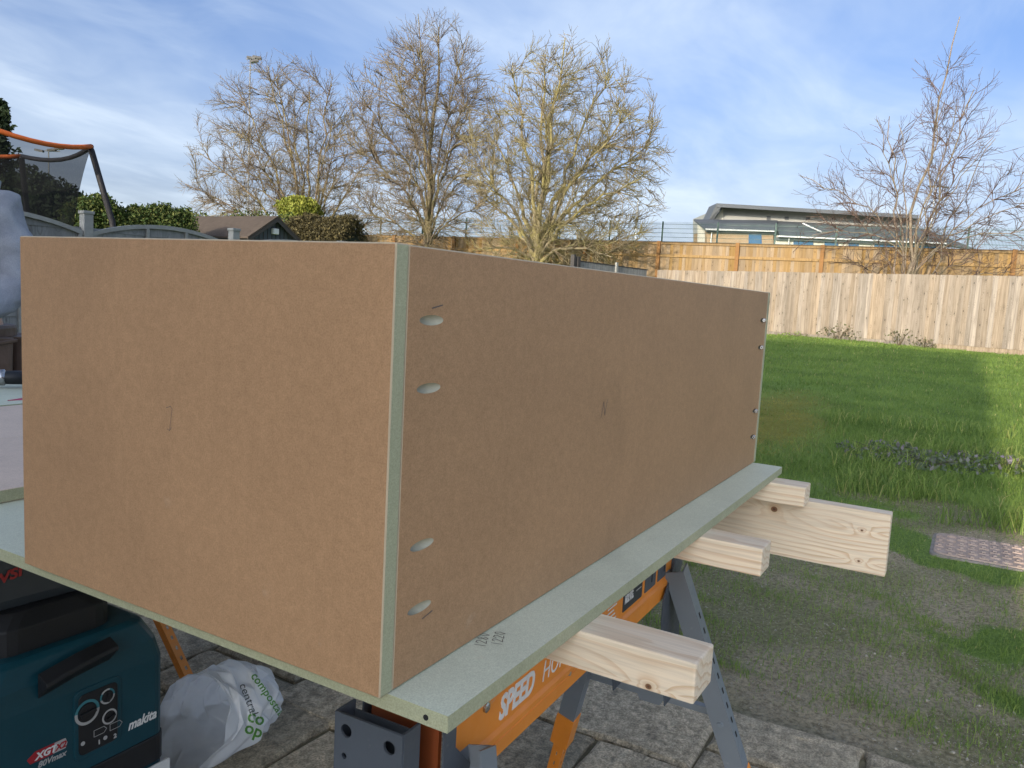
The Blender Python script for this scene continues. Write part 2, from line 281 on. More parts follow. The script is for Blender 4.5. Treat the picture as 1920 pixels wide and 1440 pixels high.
TEAL = plain('teal_plastic', (.004, .050, .072), .42, .1, 120, .06, .45); BLACKP = plain('black_plastic', (.012, .013, .016), .48, .15, 150, .1, .45); GREYINK = plain('grey_print', (.42, .42, .42), .55, .04, 30, 0); REDINK = plain('red_print', (.36, .02, .03), .55, .1, 30, 0); REDDIM = plain('faded_red_print', (.30, .03, .03), .6, .2, 60, 0); SMOKE = m_plastic('smoky_polythene', (.045, .055, .065), .93, .3, .1); SMOKEC = plain('clear_clip', (.12, .14, .15), .2, .1, 60, .05, .6); WHITEP = plain('white_plastic', (.62, .63, .62), .45, .06, 50, .04); TEALINK = plain('teal_print', (.05, .20, .24), .5, .05, 30, 0)
BAGM = m_plastic('white_bag_film', (.92, .93, .94), 1.0, .2, .45); GREENINK = plain('green_print', (.10, .29, .045), .5, .05, 40, 0); BLKINK = plain('black_print', (.06, .065, .07), .5, .05, 40, 0)
STONE = m_stone(); GROUND = m_ground(); MORTAR = plain('joint_mortar', (.17, .15, .10), .95, .3, 60, .7, .1, dist=.01)
CREAM = m_board('pale_weathered_board', (.315, .258, .20), (.185, .147, .11), (.075, .055, .038)); GOLD = m_board('golden_board', (.29, .195, .095), (.21, .135, .06), (.10, .058, .025), .8, .95, .7); GOLDP = plain('brown_post', (.22, .115, .045), .8, .2, 12, .3, .2); SILVER = m_board('silver_grey_board', (.27, .275, .27), (.185, .19, .19), (.09, .09, .09), .7, .8); SILVERP = plain('silver_grey_post', (.30, .30, .285), .85, .2, 20, .4, .15); DARKW = plain('dark_stained_wood', (.05, .045, .043), .8, .2, 20, .3)
GRASSM = m_attr('grass_blade', [(0, (.10, .165, .035)), (.5, (.20, .30, .065)), (.8, (.31, .39, .095)), (1, (.45, .40, .17))], .55, .3, .45); MOSSG = m_attr('moss_grass', [(0, (.13, .16, .035)), (1, (.36, .30, .08))], .8, .1, .2); HEDGE = m_attr('conifer_foliage', [(0, (.012, .028, .008)), (.55, (.045, .075, .018)), (1, (.16, .165, .05))], .7, .2, .2); HEDGED = m_attr('dark_conifer_foliage', [(0, (.008, .016, .009)), (1, (.035, .055, .022))], .7, .2, .15); HEDGEB = m_attr('brown_hedge_foliage', [(0, (.02, .018, .010)), (.6, (.065, .055, .026)), (1, (.16, .13, .055))], .7, .2, .15); LIME = m_attr('lime_foliage', [(0, (.12, .16, .025)), (1, (.36, .36, .07))], .6, .2, .3); NETTLE = m_attr('purple_green_leaf', [(0, (.07, .11, .05)), (.6, (.14, .165, .11)), (1, (.30, .24, .31))], .6, .2, .2); BRAMBLE = m_attr('bramble_leaf', [(0, (.05, .035, .03)), (.6, (.09, .10, .04)), (1, (.16, .15, .08))], .6, .2, .2)
BARK1 = m_bark('brown_bark', (.16, .115, .075), (.26, .195, .125), (.26, .235, .07), .5); BARK2 = m_bark('grey_bark', (.13, .105, .08), (.235, .185, .13), (.25, .22, .07), .45); BARK3 = m_bark('mossy_bark', (.17, .14, .095), (.27, .225, .15), (.29, .255, .075), .6); BARK4 = m_bark('pale_bark', (.135, .105, .082), (.235, .185, .145), (.25, .23, .13), .35); TWIG = m_bark('brown_twig', (.125, .095, .07), (.21, .165, .12), (.23, .20, .09), .4); TWIGD = m_bark('dark_twig', (.085, .055, .045), (.15, .10, .08), (.14, .12, .08), .2); TWIG3 = m_bark('olive_twig', (.15, .12, .075), (.24, .195, .125), (.27, .24, .08), .5)
GREENPT = plain('dark_green_paint', (.012, .055, .045), .5, .1, 20, .05); GALV = plain('galvanised', (.42, .43, .44), .45, .1, 30, .05, .5, .6); FELT = plain('brown_roof_felt', (.075, .06, .05), .9, .25, 8, .4, .1); SHEDW = plain('blue_grey_cladding', (.075, .085, .10), .8, .15, 12, .3); NETB = m_net('black_net', (.012, .013, .015), .56); BLACKF = plain('black_foam', (.014, .014, .018), .7, .15, 30, .1); ORANGEF = plain('orange_sleeve', (.50, .11, .02), .7, .15, 20, .1)
ZINC = plain('grey_metal_roof', (.085, .092, .10), .5, .1, 2, .05, .4); ZINCD = plain('dark_slate_roof', (.075, .082, .09), .6, .12, 3, .1); CLAD = plain('grey_cladding', (.30, .30, .285), .6, .06, 2, .05); TANB = m_brick('tan_brick', (.34, .235, .135), (.28, .19, .105), (.30, .25, .19)); RENDER = plain('cream_render', (.55, .52, .44), .8, .06, 4, .1); BLUEF = plain('blue_frame', (.02, .09, .22), .45, .06, 10, .02); GLASSB = plain('blue_glass', (.03, .10, .20), .12, .15, 2, .02, .6); GUTTER = plain('white_gutter', (.62, .63, .62), .5, .05, 6, .02)
JACKET = m_cloth('pale_blue_cloth', (.36, .375, .42), (.27, .285, .33)); TROUSER = m_cloth('dark_work_cloth', (.06, .055, .05), (.035, .032, .03)); LEATHER = plain('brown_leather', (.13, .085, .062), .55, .25, 30, .5, .4, dist=.006); SKIN = plain('skin', (.52, .33, .25), .5, .06, 40, .05); HAIR = plain('brown_hair', (.06, .04, .025), .6, .3, 120, .5); COVER = plain('red_concrete', (.40, .31, .26), .85, .3, 45, .6, .2, dist=.006); COVERF = plain('grey_concrete', (.24, .215, .19), .9, .3, 30, .6, .2, dist=.006); PINK = plain('pink_plastic', (.42, .06, .13), .5, .1, 60, .03); BRICK = m_brick('house_brick', (.34, .19, .125), (.27, .145, .10), (.36, .33, .28)); TILE = plain('roof_tile', (.12, .065, .05), .85, .2, 3, .4); UPVC = plain('white_upvc', (.75, .75, .74), .4, .03, 8, .02); GLASSH = plain('window_glass', (.03, .04, .05), .06, .1, 2, 0, .6); STONES = plain('stone_chip', (.36, .33, .27), .85, .3, 90, .3)

# ------------------------------------------------------------------ setting: ground, patio
GZ = -.85
def gh(x, y):
    x = np.asarray(x, float); y = np.asarray(y, float)
    base = np.interp(x, [-400, 1.9, 3.0, 22, 25, 31, 45, 400], [GZ-.03, GZ-.03, GZ-.005, -.45, -.40, .25, .4, .5])
    return base+np.where(x > 1.95, (fnoise(x, y, .9, 3)-.5)*.07*np.clip((x-1.95)/1.5, .15, 1), 0)
def turf(x, y):
    n = fnoise(x, y, 1.15, 11, 4); n2 = fnoise(x*1.0+y*.5, y-x*.45, 1.9, 5, 3)
    t = np.clip((x-(4.35+.55*np.asarray(y)*0+(n-.5)*2.2))/.9, 0, 1); sp = np.clip((n2-.43)*4.0, 0, 1)*np.clip((x-1.95)/.5, 0, 1)*.95
    return np.clip(np.maximum(t, sp*np.clip((5-x)/1., 0, 1)), 0, 1)
def moss(x, y): return np.clip(1.25-np.hypot((x-8.0)/2.3, (y-1.35-(x-8)*.10)/.62)+(fnoise(x, y, 1.5, 9)-.5)*.8, 0, 1)
xs = np.unique(np.concatenate([np.linspace(-300, -8, 9), np.linspace(-8, 1.7, 12), np.arange(1.74, 6.5, .045), np.linspace(6.5, 26, 110), np.linspace(26, 50, 25), np.linspace(50, 400, 12)]))
ys = np.unique(np.concatenate([np.linspace(-300, -12, 9), np.linspace(-12, -3, 20), np.arange(-3, 3.2, .045), np.linspace(3.2, 20, 30), np.linspace(20, 300, 10)]))
gx, gy = np.meshgrid(xs, ys, indexing='ij'); gv = np.stack([gx, gy, gh(gx, gy)], -1).reshape(-1, 3); nx, ny = gx.shape
ii = (np.arange(nx-1)[:, None]*ny+np.arange(ny-1)[None]).ravel(); gf = np.stack([ii, ii+ny, ii+ny+1, ii+1], 1)
gm = np_mesh('ground', gv, [gf], GROUND, True)
for nm, fn in (('turf', turf), ('moss', moss)):
    a = gm.attributes.new(nm, 'FLOAT', 'POINT'); a.data.foreach_set('value', fn(gv[:, 0], gv[:, 1]).astype(np.float32))
tag(link('ground', gm), kind='structure')
bed = MB().box((-3.2, -4.4, GZ-.10), (1.80, 5.4, GZ-.018)).build('patio', MORTAR); tag(bed, kind='structure')
U = .13; X0 = 1.84; Y0 = .11; taken = {}
def slab(i0, i1, j0, j1):
    x1 = X0-i0*U; x0 = X0-i1*U; y0 = Y0+j0*U; y1 = Y0+j1*U; g = .0075; n = 5; ring = []
    cs = [(x0+g, y0+g), (x1-g, y0+g), (x1-g, y1-g), (x0+g, y1-g)]
    for k in range(4):
        a, b = cs[k], cs[(k+1) % 4]
        for q in range(n):
            t = q/n; px = a[0]+(b[0]-a[0])*t; py = a[1]+(b[1]-a[1])*t; j = .0055 if q else .008
            ring.append((px+random.uniform(-j, j), py+random.uniform(-j, j)))
    cx = (x0+x1)/2; cy = (y0+y1)/2; zt = GZ+random.uniform(-.003, .003); sk = random.uniform(-.006, .006); sy_ = random.uniform(-.006, .006)
    z = lambda p: zt+sk*(p[0]-cx)+sy_*(p[1]-cy)
    inn = [(cx+(p[0]-cx)*(1-.016/abs(x1-x0)*1.6), cy+(p[1]-cy)*(1-.016/abs(y1-y0)*1.6)) for p in ring]; mid = [(cx+(p[0]-cx)*.55, cy+(p[1]-cy)*.55) for p in ring]
    rings = [[(p[0], p[1], GZ-.05) for p in ring], [(p[0], p[1], z(p)-.010) for p in ring], [(p[0], p[1], z(p)-random.uniform(0, .0025)) for p in inn], [(p[0], p[1], z(p)+random.uniform(-.002, .002)) for p in mid]]
    o = MB().loft(rings).build('paving_slab', STONE, bed)
    for i in range(i0, i1):
        for j in range(j0, j1): taken[i, j] = 1
    return o
for s_ in [(0, 3, 0, 4), (0, 2, -3, 0), (0, 3, -6, -3), (3, 6, 0, 2), (3, 6, 2, 6), (2, 5, -3, 0), (0, 3, 4, 8), (6, 10, 3, 7), (3, 6, 6, 9), (5, 9, 7, 11)]: slab(*s_)
IM, J0, J1 = 36, -32, 40
for i in range(0, IM):
    for j in range(J0, J1):
        if (i, j) in taken: continue
        opts = [(3, 3), (4, 3), (3, 4), (5, 4), (4, 5), (2, 3), (3, 2)]; random.shuffle(opts)
        for a, b in opts+[(2, 2), (1, 2), (2, 1), (1, 1)]:
            if i+a <= IM and j+b <= J1 and not any((i+p, j+q) in taken for p in range(a) for q in range(b)): slab(i, i+a, j, j+b); break

# ------------------------------------------------------------------ house behind the viewer (its shadow lies over the patio and lawn)
HW = -7.4; HY0, HY1 = -.92, 9.0; EAVE = 4.6; RIDGE = 8.1; HX = -10.6
h = empty('house', (HW, 4, GZ), 0, 'brick house with pitched tiled roof behind the patio, outside the picture', 'house')
P = lambda x, y, z: (x-HW, y-4, z-GZ)
MB().loft([[P(x, y, z) for x, z in ((HW, GZ-.1), (HW, EAVE), (HX, RIDGE-.12), (2*HX-HW, EAVE), (2*HX-HW, GZ-.1))] for y in (HY0+.06, HY1-.06)]).build('wall', BRICK, h)
for sgn in (1, -1):
    dx = (HW-HX)*sgn; e = Vector((dx*1.09, 0, (EAVE-RIDGE)*1.09))
    MB().loft([[P(HX, y, RIDGE), P(HX+e.x, y, RIDGE+e.z), P(HX+e.x, y, RIDGE+e.z-.12), P(HX, y, RIDGE-.12)] for y in (HY0, HY1)]).build('roof', TILE, h)
for (y, z, ww, hh) in ((.9, 2.2, 1.5, 1.1), (4, 2.2, 1.2, 1.1), (7, 2.2, 1.5, 1.1), (.7, -.05, 1.4, 1.1), (6.8, -.05, 1.4, 1.1)):
    fr = MB(); fr.box(P(HW, y, z), P(HW+.05, y+ww, z+.07)); fr.box(P(HW, y, z+hh-.07), P(HW+.05, y+ww, z+hh)); fr.box(P(HW, y, z+.07), P(HW+.05, y+.07, z+hh-.07)); fr.box(P(HW, y+ww-.07, z+.07), P(HW+.05, y+ww, z+hh-.07)); fr.box(P(HW, y+ww/2-.04, z+.07), P(HW+.05, y+ww/2+.04, z+hh-.07))
    wo = fr.build('window', UPVC, h); MB().box(P(HW, y+.07, z+.07), P(HW+.02, y+ww-.07, z+hh-.07)).build('pane', GLASSH, wo)
dr = MB().box(P(HW, 3.2, GZ), P(HW+.05, 5.2, 1.25)).build('patio_door', UPVC, h)
for y in (3.3, 4.25): MB().box(P(HW+.04, y, GZ+.1), P(HW+.054, y+.85, 1.15)).build('pane', GLASSH, dr)

# ------------------------------------------------------------------ bench: sheet, timbers, sawhorses
TB = -.016   # underside of the sheet
sheet = MB().box((.013, -.066, TB), (1.388, 2.375, 0)).build('base_sheet', [MDFG]); 
for p in sheet.data.polygons:
    pass
sheet.data.materials.append(MDFE)
for p in sheet.data.polygons: p.material_index = 0 if abs(p.normal.z) > .5 else 1
tag(sheet, 'wide pale green sheet lying on timbers under the brown box', 'sheet')
hm = plate_with_holes(circle(.0028, 10), [], .0006, frame((.0127, -.0425, -.0085), (0, -1, 0), (0, 0, 1))); hm.materials.append(DARK); link('screw_hole', hm, sheet)
def stroke(pts, wd, M, mat, parent, name='pencil_mark'):
    """handwritten line as a thin flat ribbon; pts: strokes of (x,y) in local plane"""
    b = MB()
    for s_ in pts:
        for (a, c) in zip(s_[:-1], s_[1:]):
            a = Vector((*a, 0)); c = Vector((*c, 0)); d = (c-a); nrm = Vector((-d.y, d.x, 0)).normalized()*wd/2; e = d.normalized()*wd*.3
            b.add([tuple(M @ (a-nrm-e)), tuple(M @ (c-nrm+e)), tuple(M @ (c+nrm+e)), tuple(M @ (a+nrm-e))], [(0, 1, 2, 3)])
    return b.build(name, mat, parent)
D1 = [[(.35, 0), (.45, 1)]]; D2 = [[(.05, .75), (.2, 1), (.5, .95), (.55, .7), (.3, .35), (.05, 0), (.6, .08)]]; D8 = [[(.3, .5), (.08, .75), (.25, 1), (.5, .85), (.3, .5), (.08, .2), (.3, 0), (.52, .2), (.3, .5)]]; D0 = [[(.3, 0), (.05, .4), (.2, .95), (.45, 1), (.55, .5), (.3, 0)]]
def digits(ds, s, gap=.8): return [[((x+k*gap)*s, y*s) for x, y in st] for k, d in enumerate(ds) for st in d]
dirx = Vector((.35, .94, 0))
p1 = onz(909, 1214, .0004); p2 = onz(940, 1211, .0004)
pe = Vector(onz(914, 1184, 0)-onz(903, 1213, 0)).normalized(); pn = Vector((-pe.y, pe.x, 0))
stroke(digits([D1, D2, D8, D0], .0115), .0009, frame(p1, pe, pn), PENCIL, sheet)
stroke(digits([D1, D2, D2, D0], .0115), .0009, frame(p2, pe, pn), PENCIL, sheet)
def timber(x0, x1, yend, ytail, z0, z1, label, mat, rot=0.):
    t = MB().box((-(x1-x0)/2, 0, z0-z1), ((x1-x0)/2, ytail-yend, 0)).build('timber', mat, bevel=.003, seg=2); t.location = ((x0+x1)/2, yend, z1); t.rotation_euler.z = rot
    return tag(t, label, 'timber', 'pine timbers under the sheet')
kn = ony(1250, 1300, 0)
timber(.281, .346, -.206, 2.2, TB-.047, TB-.0005, 'planed pine batten nearest the viewer, jutting out over the orange lettering', m_pine('pine_a', [(.052, -.041, .0042)]), R(-.6))
timber(.752, .815, -.168, 2.25, TB-.047, TB-.0005, 'middle pine batten with a plain end, above the dark label plates', m_pine('pine_b', [(.5, -.02, .006)]), R(0))
timber(1.272, 1.338, -.141, 2.2, TB-.045, TB-.0005, 'farthest short pine batten under the sheet corner, above the deep joist', m_pine('pine_c', [(.6, -.02, .005)]), R(0))
timber(1.345, 1.387, -.31, 2.35, TB-.185, TB-.0455, 'long deep pine joist with a dark knot, reaching farthest out over the lawn', m_pine('pine_d', [(.245, -.032, .0085), (.055, -.045, .003), (.055, -.115, .003)]), R(0))

def sawhorse(loc, rz, label, ext=.66, clamp=.075):
    """local frame: x along beam from near end, y=0 beam centre, z=0 ground; beam top at .785"""
    H = empty('sawhorse', loc, rz, label, 'sawhorse', 'orange steel sawhorses'); zt = .786; zb = .642; hw = .05
    b = MB(); prof = [(-hw, zb), (-hw, zb+.022), (-hw-.004, zb+.027), (-hw-.004, zb+.034), (-hw, zb+.039), (-hw, zt), (hw, zt), (hw, zb+.039), (hw+.004, zb+.034), (hw+.004, zb+.027), (hw, zb+.022), (hw, zb), (hw-.002, zb), (hw-.002, zt-.003), (-hw+.002, zt-.003), (-hw+.002, zb)]
    b.loft([[(x, y, z) for y, z in prof] for x in (.06, .875)]); beam = b.build('beam', ORANGE, H)
    t = .0025
    for s_ in (-1, 1):
        # cheek plate with its sloping cut-out
        poly = [(-.01, .40), (.02, .62), (.02, .655), (.048, .70), (.048, .77), (.072, .77), (.072, .712), (.135, .645), (.135, .60), (.07, .40)]
        pm = MB().prism(poly, -t/2, t/2, frame((0, s_*(hw+.006), 0), (1, 0, 0), (0, 0, 1))).build('cheek_plate', GREYP, H)
        pm2 = MB().prism([(.95-x*1.0, z) for x, z in poly], -t/2, t/2, frame((0, s_*(hw+.006), 0), (1, 0, 0), (0, 0, 1))).build('cheek_plate', GREYP, H)
    hz = [circle(.0075, 14, -.029, .744), circle(.0075, 14, .029, .744), circle(.0035, 10, -.031, .715), circle(.0035, 10, .029, .715), circle(.0075, 14, 0, .66)]
    me = plate_with_holes([(-.045, .40), (.045, .40), (.045, .762), (-.045, .762)], hz, .003, frame((-.012, 0, 0), (0, -1, 0), (0, 0, 1))); me.materials.append(GREYP); link('end_plate', me, H)
    sd = MB(); sd.box((-.0105, -.0455, .40), (.018, -.0425, .762)); sd.box((-.0105, .0425, .40), (.018, .0455, .762)); sd.box((.016, -.0425, .40), (.018, .0425, .752)); sd.build('end_channel', GREYP, H)
    MB().box((.052, -hw+.003, .60), (.058, hw-.003, .778)).build('inner_plate', plain('dark_orange', (.22, .05, .012), .6, .2, 20, .1), H)
    cap = MB().prism([(.872, .70), (.872, .788), (.905, .788), (.925, .76), (.925, .69), (.905, .665), (.878, .66)], -hw-.008, hw+.008, frame((0, 0, 0), (1, 0, 0), (0, 0, 1))).build('end_cap', GREYP, H, bevel=.003)
    # legs
    def leg(xa, ya, xb, yb):
        a = Vector((xa, ya, .70)); e = Vector((xb, yb, .008)); d = (e-a).normalized(); ln = (e-a).length; sx = 1 if xb > xa else -1; sy = 1 if yb > ya else -1
        xv = Vector((sx, 0, 0)); xv = (xv-d*xv.dot(d)).normalized(); M = frame(a, xv, d)
        # local: x outwards along the beam, y down the leg, z across
        zsg = 1 if (M.to_3x3() @ Vector((0, 0, 1))).y*sy > 0 else -1
        b = MB(); L1 = ln*ext
        if zsg > 0: b.box((-.030, 0, 0), (-.027, L1, .034), M)
        else: b.box((-.030, 0, -.034), (-.027, L1, 0), M)
        z0, z1 = (0.034, .037) if zsg > 0 else (-.037, -.034)
        b.box((-.030, 0, z0), (.003, L1, z1), M); z0, z1 = (-.003, 0.) if zsg > 0 else (0., .003)
        b.box((-.030, 0, z0), (.003, L1, z1), M); lg = b.build('leg', [GREYM], H)
        for k in range(9):
            y = .10+k*.035; zz_ = zsg*.0373; MB().box((-.018, y, zz_-.0006), (-.013, y+.012, zz_+.0006), M).build('slot', DARK, lg)
        ri = MB(); ri.tube([tuple(M @ Vector((-.029, ln*.47, zsg*.017))), tuple(M @ Vector((-.034, ln*.47, zsg*.017)))], .006, 10); ri.build('rivet', GREYL, lg)
        ex = MB(); w0, w1 = (.0035, .0305); fy = lambda q: zsg*q
        ya_ = ln*.45; yb_ = ln; x0, x1 = -.0262, -.0242
        lo, hi = sorted((fy(w0), fy(w1)))
        ex.box((x0, ya_, lo), (x1, yb_, lo+.012), M); ex.box((x0, ya_, hi-.012), (x1, yb_, hi), M); n = 12; st = (yb_-ya_)/n
        for k in range(n): ex.box((x0, ya_+k*st, lo+.012), (x1, ya_+k*st+st-.014, hi-.012), M)
        [(ex.box((x1, ya_, q_), (x1+.008, yb_, q_+.0015), M), ex.box((-.008, ya_, q_), (0., yb_, q_+.0015), M), [ex.box((x1+.008, ya_+k*st, q_), (-.008, ya_+k*st+st-.012, q_+.0015), M) for k in range(n)]) for q_ in (lo, hi-.0015)]; el = ex.build('extension_leg', ORANGE, H)
        cl = MB(); lo2, hi2 = sorted((zsg*-.005, zsg*.039)); cl.box((-.034, L1-.02, lo2), (.0055, L1+clamp, hi2), M); cl.build('leg_clamp', ORANGE, el, bevel=.002)
        MB().box((-.033, ln-.03, lo-.004), (.006, ln, hi+.004), M).build('rubber_foot', BLACKP, el, bevel=.002)
        return a+d*ln*.475
    fa = leg(.865, -.048, 1.06, -.25); fb = leg(.865, .048, 1.06, .25); na = leg(.085, -.048, -.10, -.25); nb = leg(.085, .048, -.10, .25)
    for p, q, sx in ((fa, fb, 1), (na, nb, -1)):
        b = MB(); b.box((p.x+.004*sx-.002, p.y, p.z-.004), (p.x+.004*sx+.002, q.y, p.z+.016)); b.box((p.x-.010, p.y, p.z+.013), (p.x+.006, q.y, p.z+.0165)); c = (p.y+q.y)/2
        b.prism([(c-.03, p.z-.003), (c+.03, p.z-.003), (c+.022, p.z-.016), (c-.022, p.z-.016)], p.x+.004*sx-.002, p.x+.004*sx+.002, Matrix(((0, 0, 1, 0), (1, 0, 0, 0), (0, 1, 0, 0), (0, 0, 0, 1)))); b.build('leg_brace', GREYM, H)
    F = lambda x, z: frame((x, -hw-.0004, z), (1, 0, 0), (0, 0, 1))
    text('lettering', 'SPEED', .043, F(.182, .690), WHITEINK, H, bold=.0016, shear=.24, xs=.80, extrude=.0003)
    text('lettering', 'HORSE', .043, F(.300, .690), WHITEINK, H, bold=-.0004, shear=.24, xs=.80, extrude=.0003)
    text('lettering', 'BORA', .042, F(.188, .738), WHITEINK, H, bold=.001, shear=.24, extrude=.0003) if False else None
    for k, (x0, x1) in enumerate(((.605, .700), (.715, .775), (.787, .835))):
        pl = MB().prism(rounded(x1-x0, .085, .003), -.0004, .0004, F((x0+x1)/2, .731)).build('label_plate', LABELM if k == 0 else GREYP, H)
        if k == 0:
            text('lettering', '816 KG.', .020, F(x0+.006, .722) @ Matrix.Translation((0, 0, .0006)), WHITEINK, pl, bold=.0009, xs=.62); text('lettering', '1632 KG.', .020, F(x0+.006, .702) @ Matrix.Translation((0, 0, .0006)), WHITEINK, pl, bold=.0009, xs=.56)
            ln_ = MB()
            for q in range(4): ln_.box((x0+.062, -hw-.0014, .708+q*.014), (x0+.088, -hw-.0009, .710+q*.014))
            ln_.build('small_print', GREYINK, pl)
        else: MB().box((x0+.035, -hw-.0014, .700), (x0+.039, -hw-.0009, .765)).build('printed_figure', DARK, pl)
    ln_ = MB()
    for q in range(9): ln_.box((.535, -hw-.0006, .692+q*.0075), (.575-.006*(q % 3), -hw-.0002, .6945+q*.0075))
    ln_.build('small_print', WHITEINK, H)
    for x, z, r_, m_ in ((.148, .7235, .0065, STEEL), (.155, .738, .008, GREYL), (.39, .668, .005, STEEL), (.575, .685, .005, STEEL)):
        b = MB(); b.tube([(x, -hw+.001, z), (x, -hw-.003, z), (x, -hw-.0042, z)], [r_, r_, r_*.6], 12); b.build('rivet', m_, H)
    rib = MB(); rib.loft([[(x, -hw, z), (x, -hw-d, z+.003), (x, -hw-d, z+.006), (x, -hw, z+.009)] for x, z, d in ((.155, .662, .0005), (.165, .660, .004), (.45, .660, .004), (.46, .660, .0005))]); rib.build('pressed_rib', ORANGE, H)
    return H
sawhorse((.098, .082, GZ), R(1.2), 'orange sawhorse with white lettering and a grey bracket, under the front edge')
lp = onz(340, 1290, -.83); 
sawhorse((-.095, 1.72, GZ), R(.5), 'orange sawhorse at the back, only its perforated leg showing above the plastic bag', .50, .03)

# ------------------------------------------------------------------ carcass
Lx, Wy, Hz, T = 1.4035, .5714, .4066, .018
box = empty('mdf_carcass', (0, 0, 0), 0, 'large open brown board box with pocket screw holes, standing on the green sheet', 'box')
def panel(a, b, edge_axes, name='end_panel', label=None):
    m = MB().box(a, b).mesh(name, [MDF, MDFE, MDFL]); bm = bmesh.new(); bm.from_mesh(m)
    for f in bm.faces: f.material_index = 0 if max(range(3), key=lambda k: abs(f.normal[k])) not in edge_axes else 1
    r = bmesh.ops.bevel(bm, geom=list(bm.edges), offset=.0013, segments=1, affect='EDGES')
    for f in r['faces']: f.material_index = 2
    bm.to_mesh(m); bm.free(); return link(name, m, box)
panel((0, 0, .0006), (T, Wy, Hz), (1, 2)); panel((Lx-T, 0, .0006), (Lx, Wy, Hz), (1, 2))
side = panel((T+.0004, .0003, .0006), (Lx-T-.0004, T, Hz-.0004), (0, 2), 'side_panel'); panel((T+.0004, Wy-T, .0006), (Lx-T-.0004, Wy-.0003, Hz-.0004), (0, 2), 'side_panel')
side.data.materials.append(MDFC)
cb = bmesh.new()
for zc in (.3410, .2785, .1300, .0685):
    for xc, sg in ((.0565, -1), (1.3475, 1)):
        d = Vector((sg*math.cos(R(15)), math.sin(R(15)), 0)); M = frame(Vector((xc, -.0005, zc))-d*.03, d, (0, 0, 1)) @ Matrix.Rotation(R(90), 4, 'Y')
        bmesh.ops.create_cone(cb, cap_ends=True, segments=20, radius1=.0048, radius2=.0048, depth=.085, matrix=frame(Vector((xc, 0, zc))-d*.018, (0, 0, 1), d.cross(Vector((0, 0, 1)))))
for f in cb.faces: f.material_index = 3
cm = bpy.data.meshes.new('cutter'); cb.to_mesh(cm); cb.free()
for m_ in (MDF, MDFE, MDFL, MDFC): cm.materials.append(m_)
co = link('cutter', cm); bo = side.modifiers.new('b', 'BOOLEAN'); bo.operation = 'DIFFERENCE'; bo.object = co; bo.solver = 'EXACT'; bo.material_mode = 'INDEX'
bpy.context.view_layer.update()
nm = bpy.data.meshes.new_from_object(side.evaluated_get(bpy.context.evaluated_depsgraph_get())); side.modifiers.clear(); side.data = nm; bpy.data.objects.remove(co)
for zc in (.3410, .2785, .1300, .0685):
    d = Vector((math.cos(R(15)), math.sin(R(15)), 0)); p = Vector((1.3475, -.001, zc)); b = MB()
    b.tube([p-d*.007+Vector((0, -.002, 0)), p-d*.006+Vector((0, -.002, 0)), p-d*.0035+Vector((0, -.002, 0)), p-d*.0034+Vector((0, -.002, 0)), p+d*.02+Vector((0, -.002, 0))], [.0030, .0046, .0050, .0022, .0020], 14); b.build('screw', STEEL, box, smooth=False)
    q = p-d*.0072+Vector((0, -.002, 0)); b = MB(); b.tube([q, q-d*.0002], .0014, 4); b.build('screw_recess', DARK, box)
stroke([[(x*.02, y*.026) for x, y in st] for st in ([(0, .9), (.35, 1.), (.5, .9), (.4, .5), (.3, 0)], [(.1, .05), (.3, 0), (.45, .15)])], .0006, frame((-.0004, .298, .207), (0, -1, 0), (0, 0, 1)), PENCIL, box)
stroke([[(0, 0), (.006, .021)], [(.006, .021), (.012, .002)], [(.012, .002), (.018, .023)]], .0011, frame((.455, -.0002, .209), (1, 0, 0), (0, 0, 1)), PENCIL, box)
for (x, z) in ((.055, .352), (.06, .056)): stroke([[(0, 0), (.016, .003)]], .0012, frame((x, -.0002, z), (1, 0, 0), (0, 0, 1)), PENCIL, box)

# ------------------------------------------------------------------ loose panels and tools on the sheet
def loose(x0, x1, y0, y1, z0, z1, mats, label):
    o = MB().box((x0, y0, z0), (x1, y1, z1)).build('loose_panel', mats, bevel=.0008, seg=1)
    for p in o.data.polygons: p.material_index = 0 if abs(p.normal.z) > .5 else 1
    return tag(o, label, 'panel', 'loose panels lying on the sheet')
loose(.03, .93, .863, 1.262, .0012, .0215, [MDFP, MDFE], 'pale pink board lying flat on the sheet, nearer of the two pink ones')
loose(.035, .93, 1.268, 1.672, .0012, .0205, [MDFP, MDFE], 'pale pink board lying flat beyond the first, just before the pink strip')
loose(.3, 1.36, 1.69, 2.37, .0012, .021, [MDFG, MDFE], 'pale green board at the back of the bench, with a hand tool lying on it')
tp = onz(22, 712, .045); t = empty('cordless_tool', (tp[0], tp[1], .0215), R(-35), 'black hand tool with a chrome ring lying beside the pink strip', 'tool')
b = MB(); b.tube([(-.06, 0, .03), (-.055, 0, .03), (-.04, 0, .03), (0, 0, .03), (.05, 0, .03)], [.010, .016, .019, .020, .020], 18); b.build('nose', BLACKP, t, smooth=True)
b = MB(); b.tube([(.045, 0, .031), (.06, 0, .031), (.16, 0, .031), (.19, 0, .031)], [.020, .023, .023, .016], 16); b.build('body', BLACKP, t, smooth=True)
b = MB(); b.tube([(.12, 0, .02), (.11, -.06, .02), (.10, -.13, .021)], [.017, .018, .02], 10); b.build('grip', BLACKP, t, smooth=True)
b = MB(); b.tube([(-.034, 0, .03), (-.03, 0, .03), (-.018, 0, .03), (-.014, 0, .03)], [.019, .0235, .0235, .019], 18); b.build('chrome_ring', STEEL, t, smooth=True)
b = MB(); b.box((.055, -.022, .0), (.085, .015, .012)); b.build('foot_pad', BLACKP, t, bevel=.003)
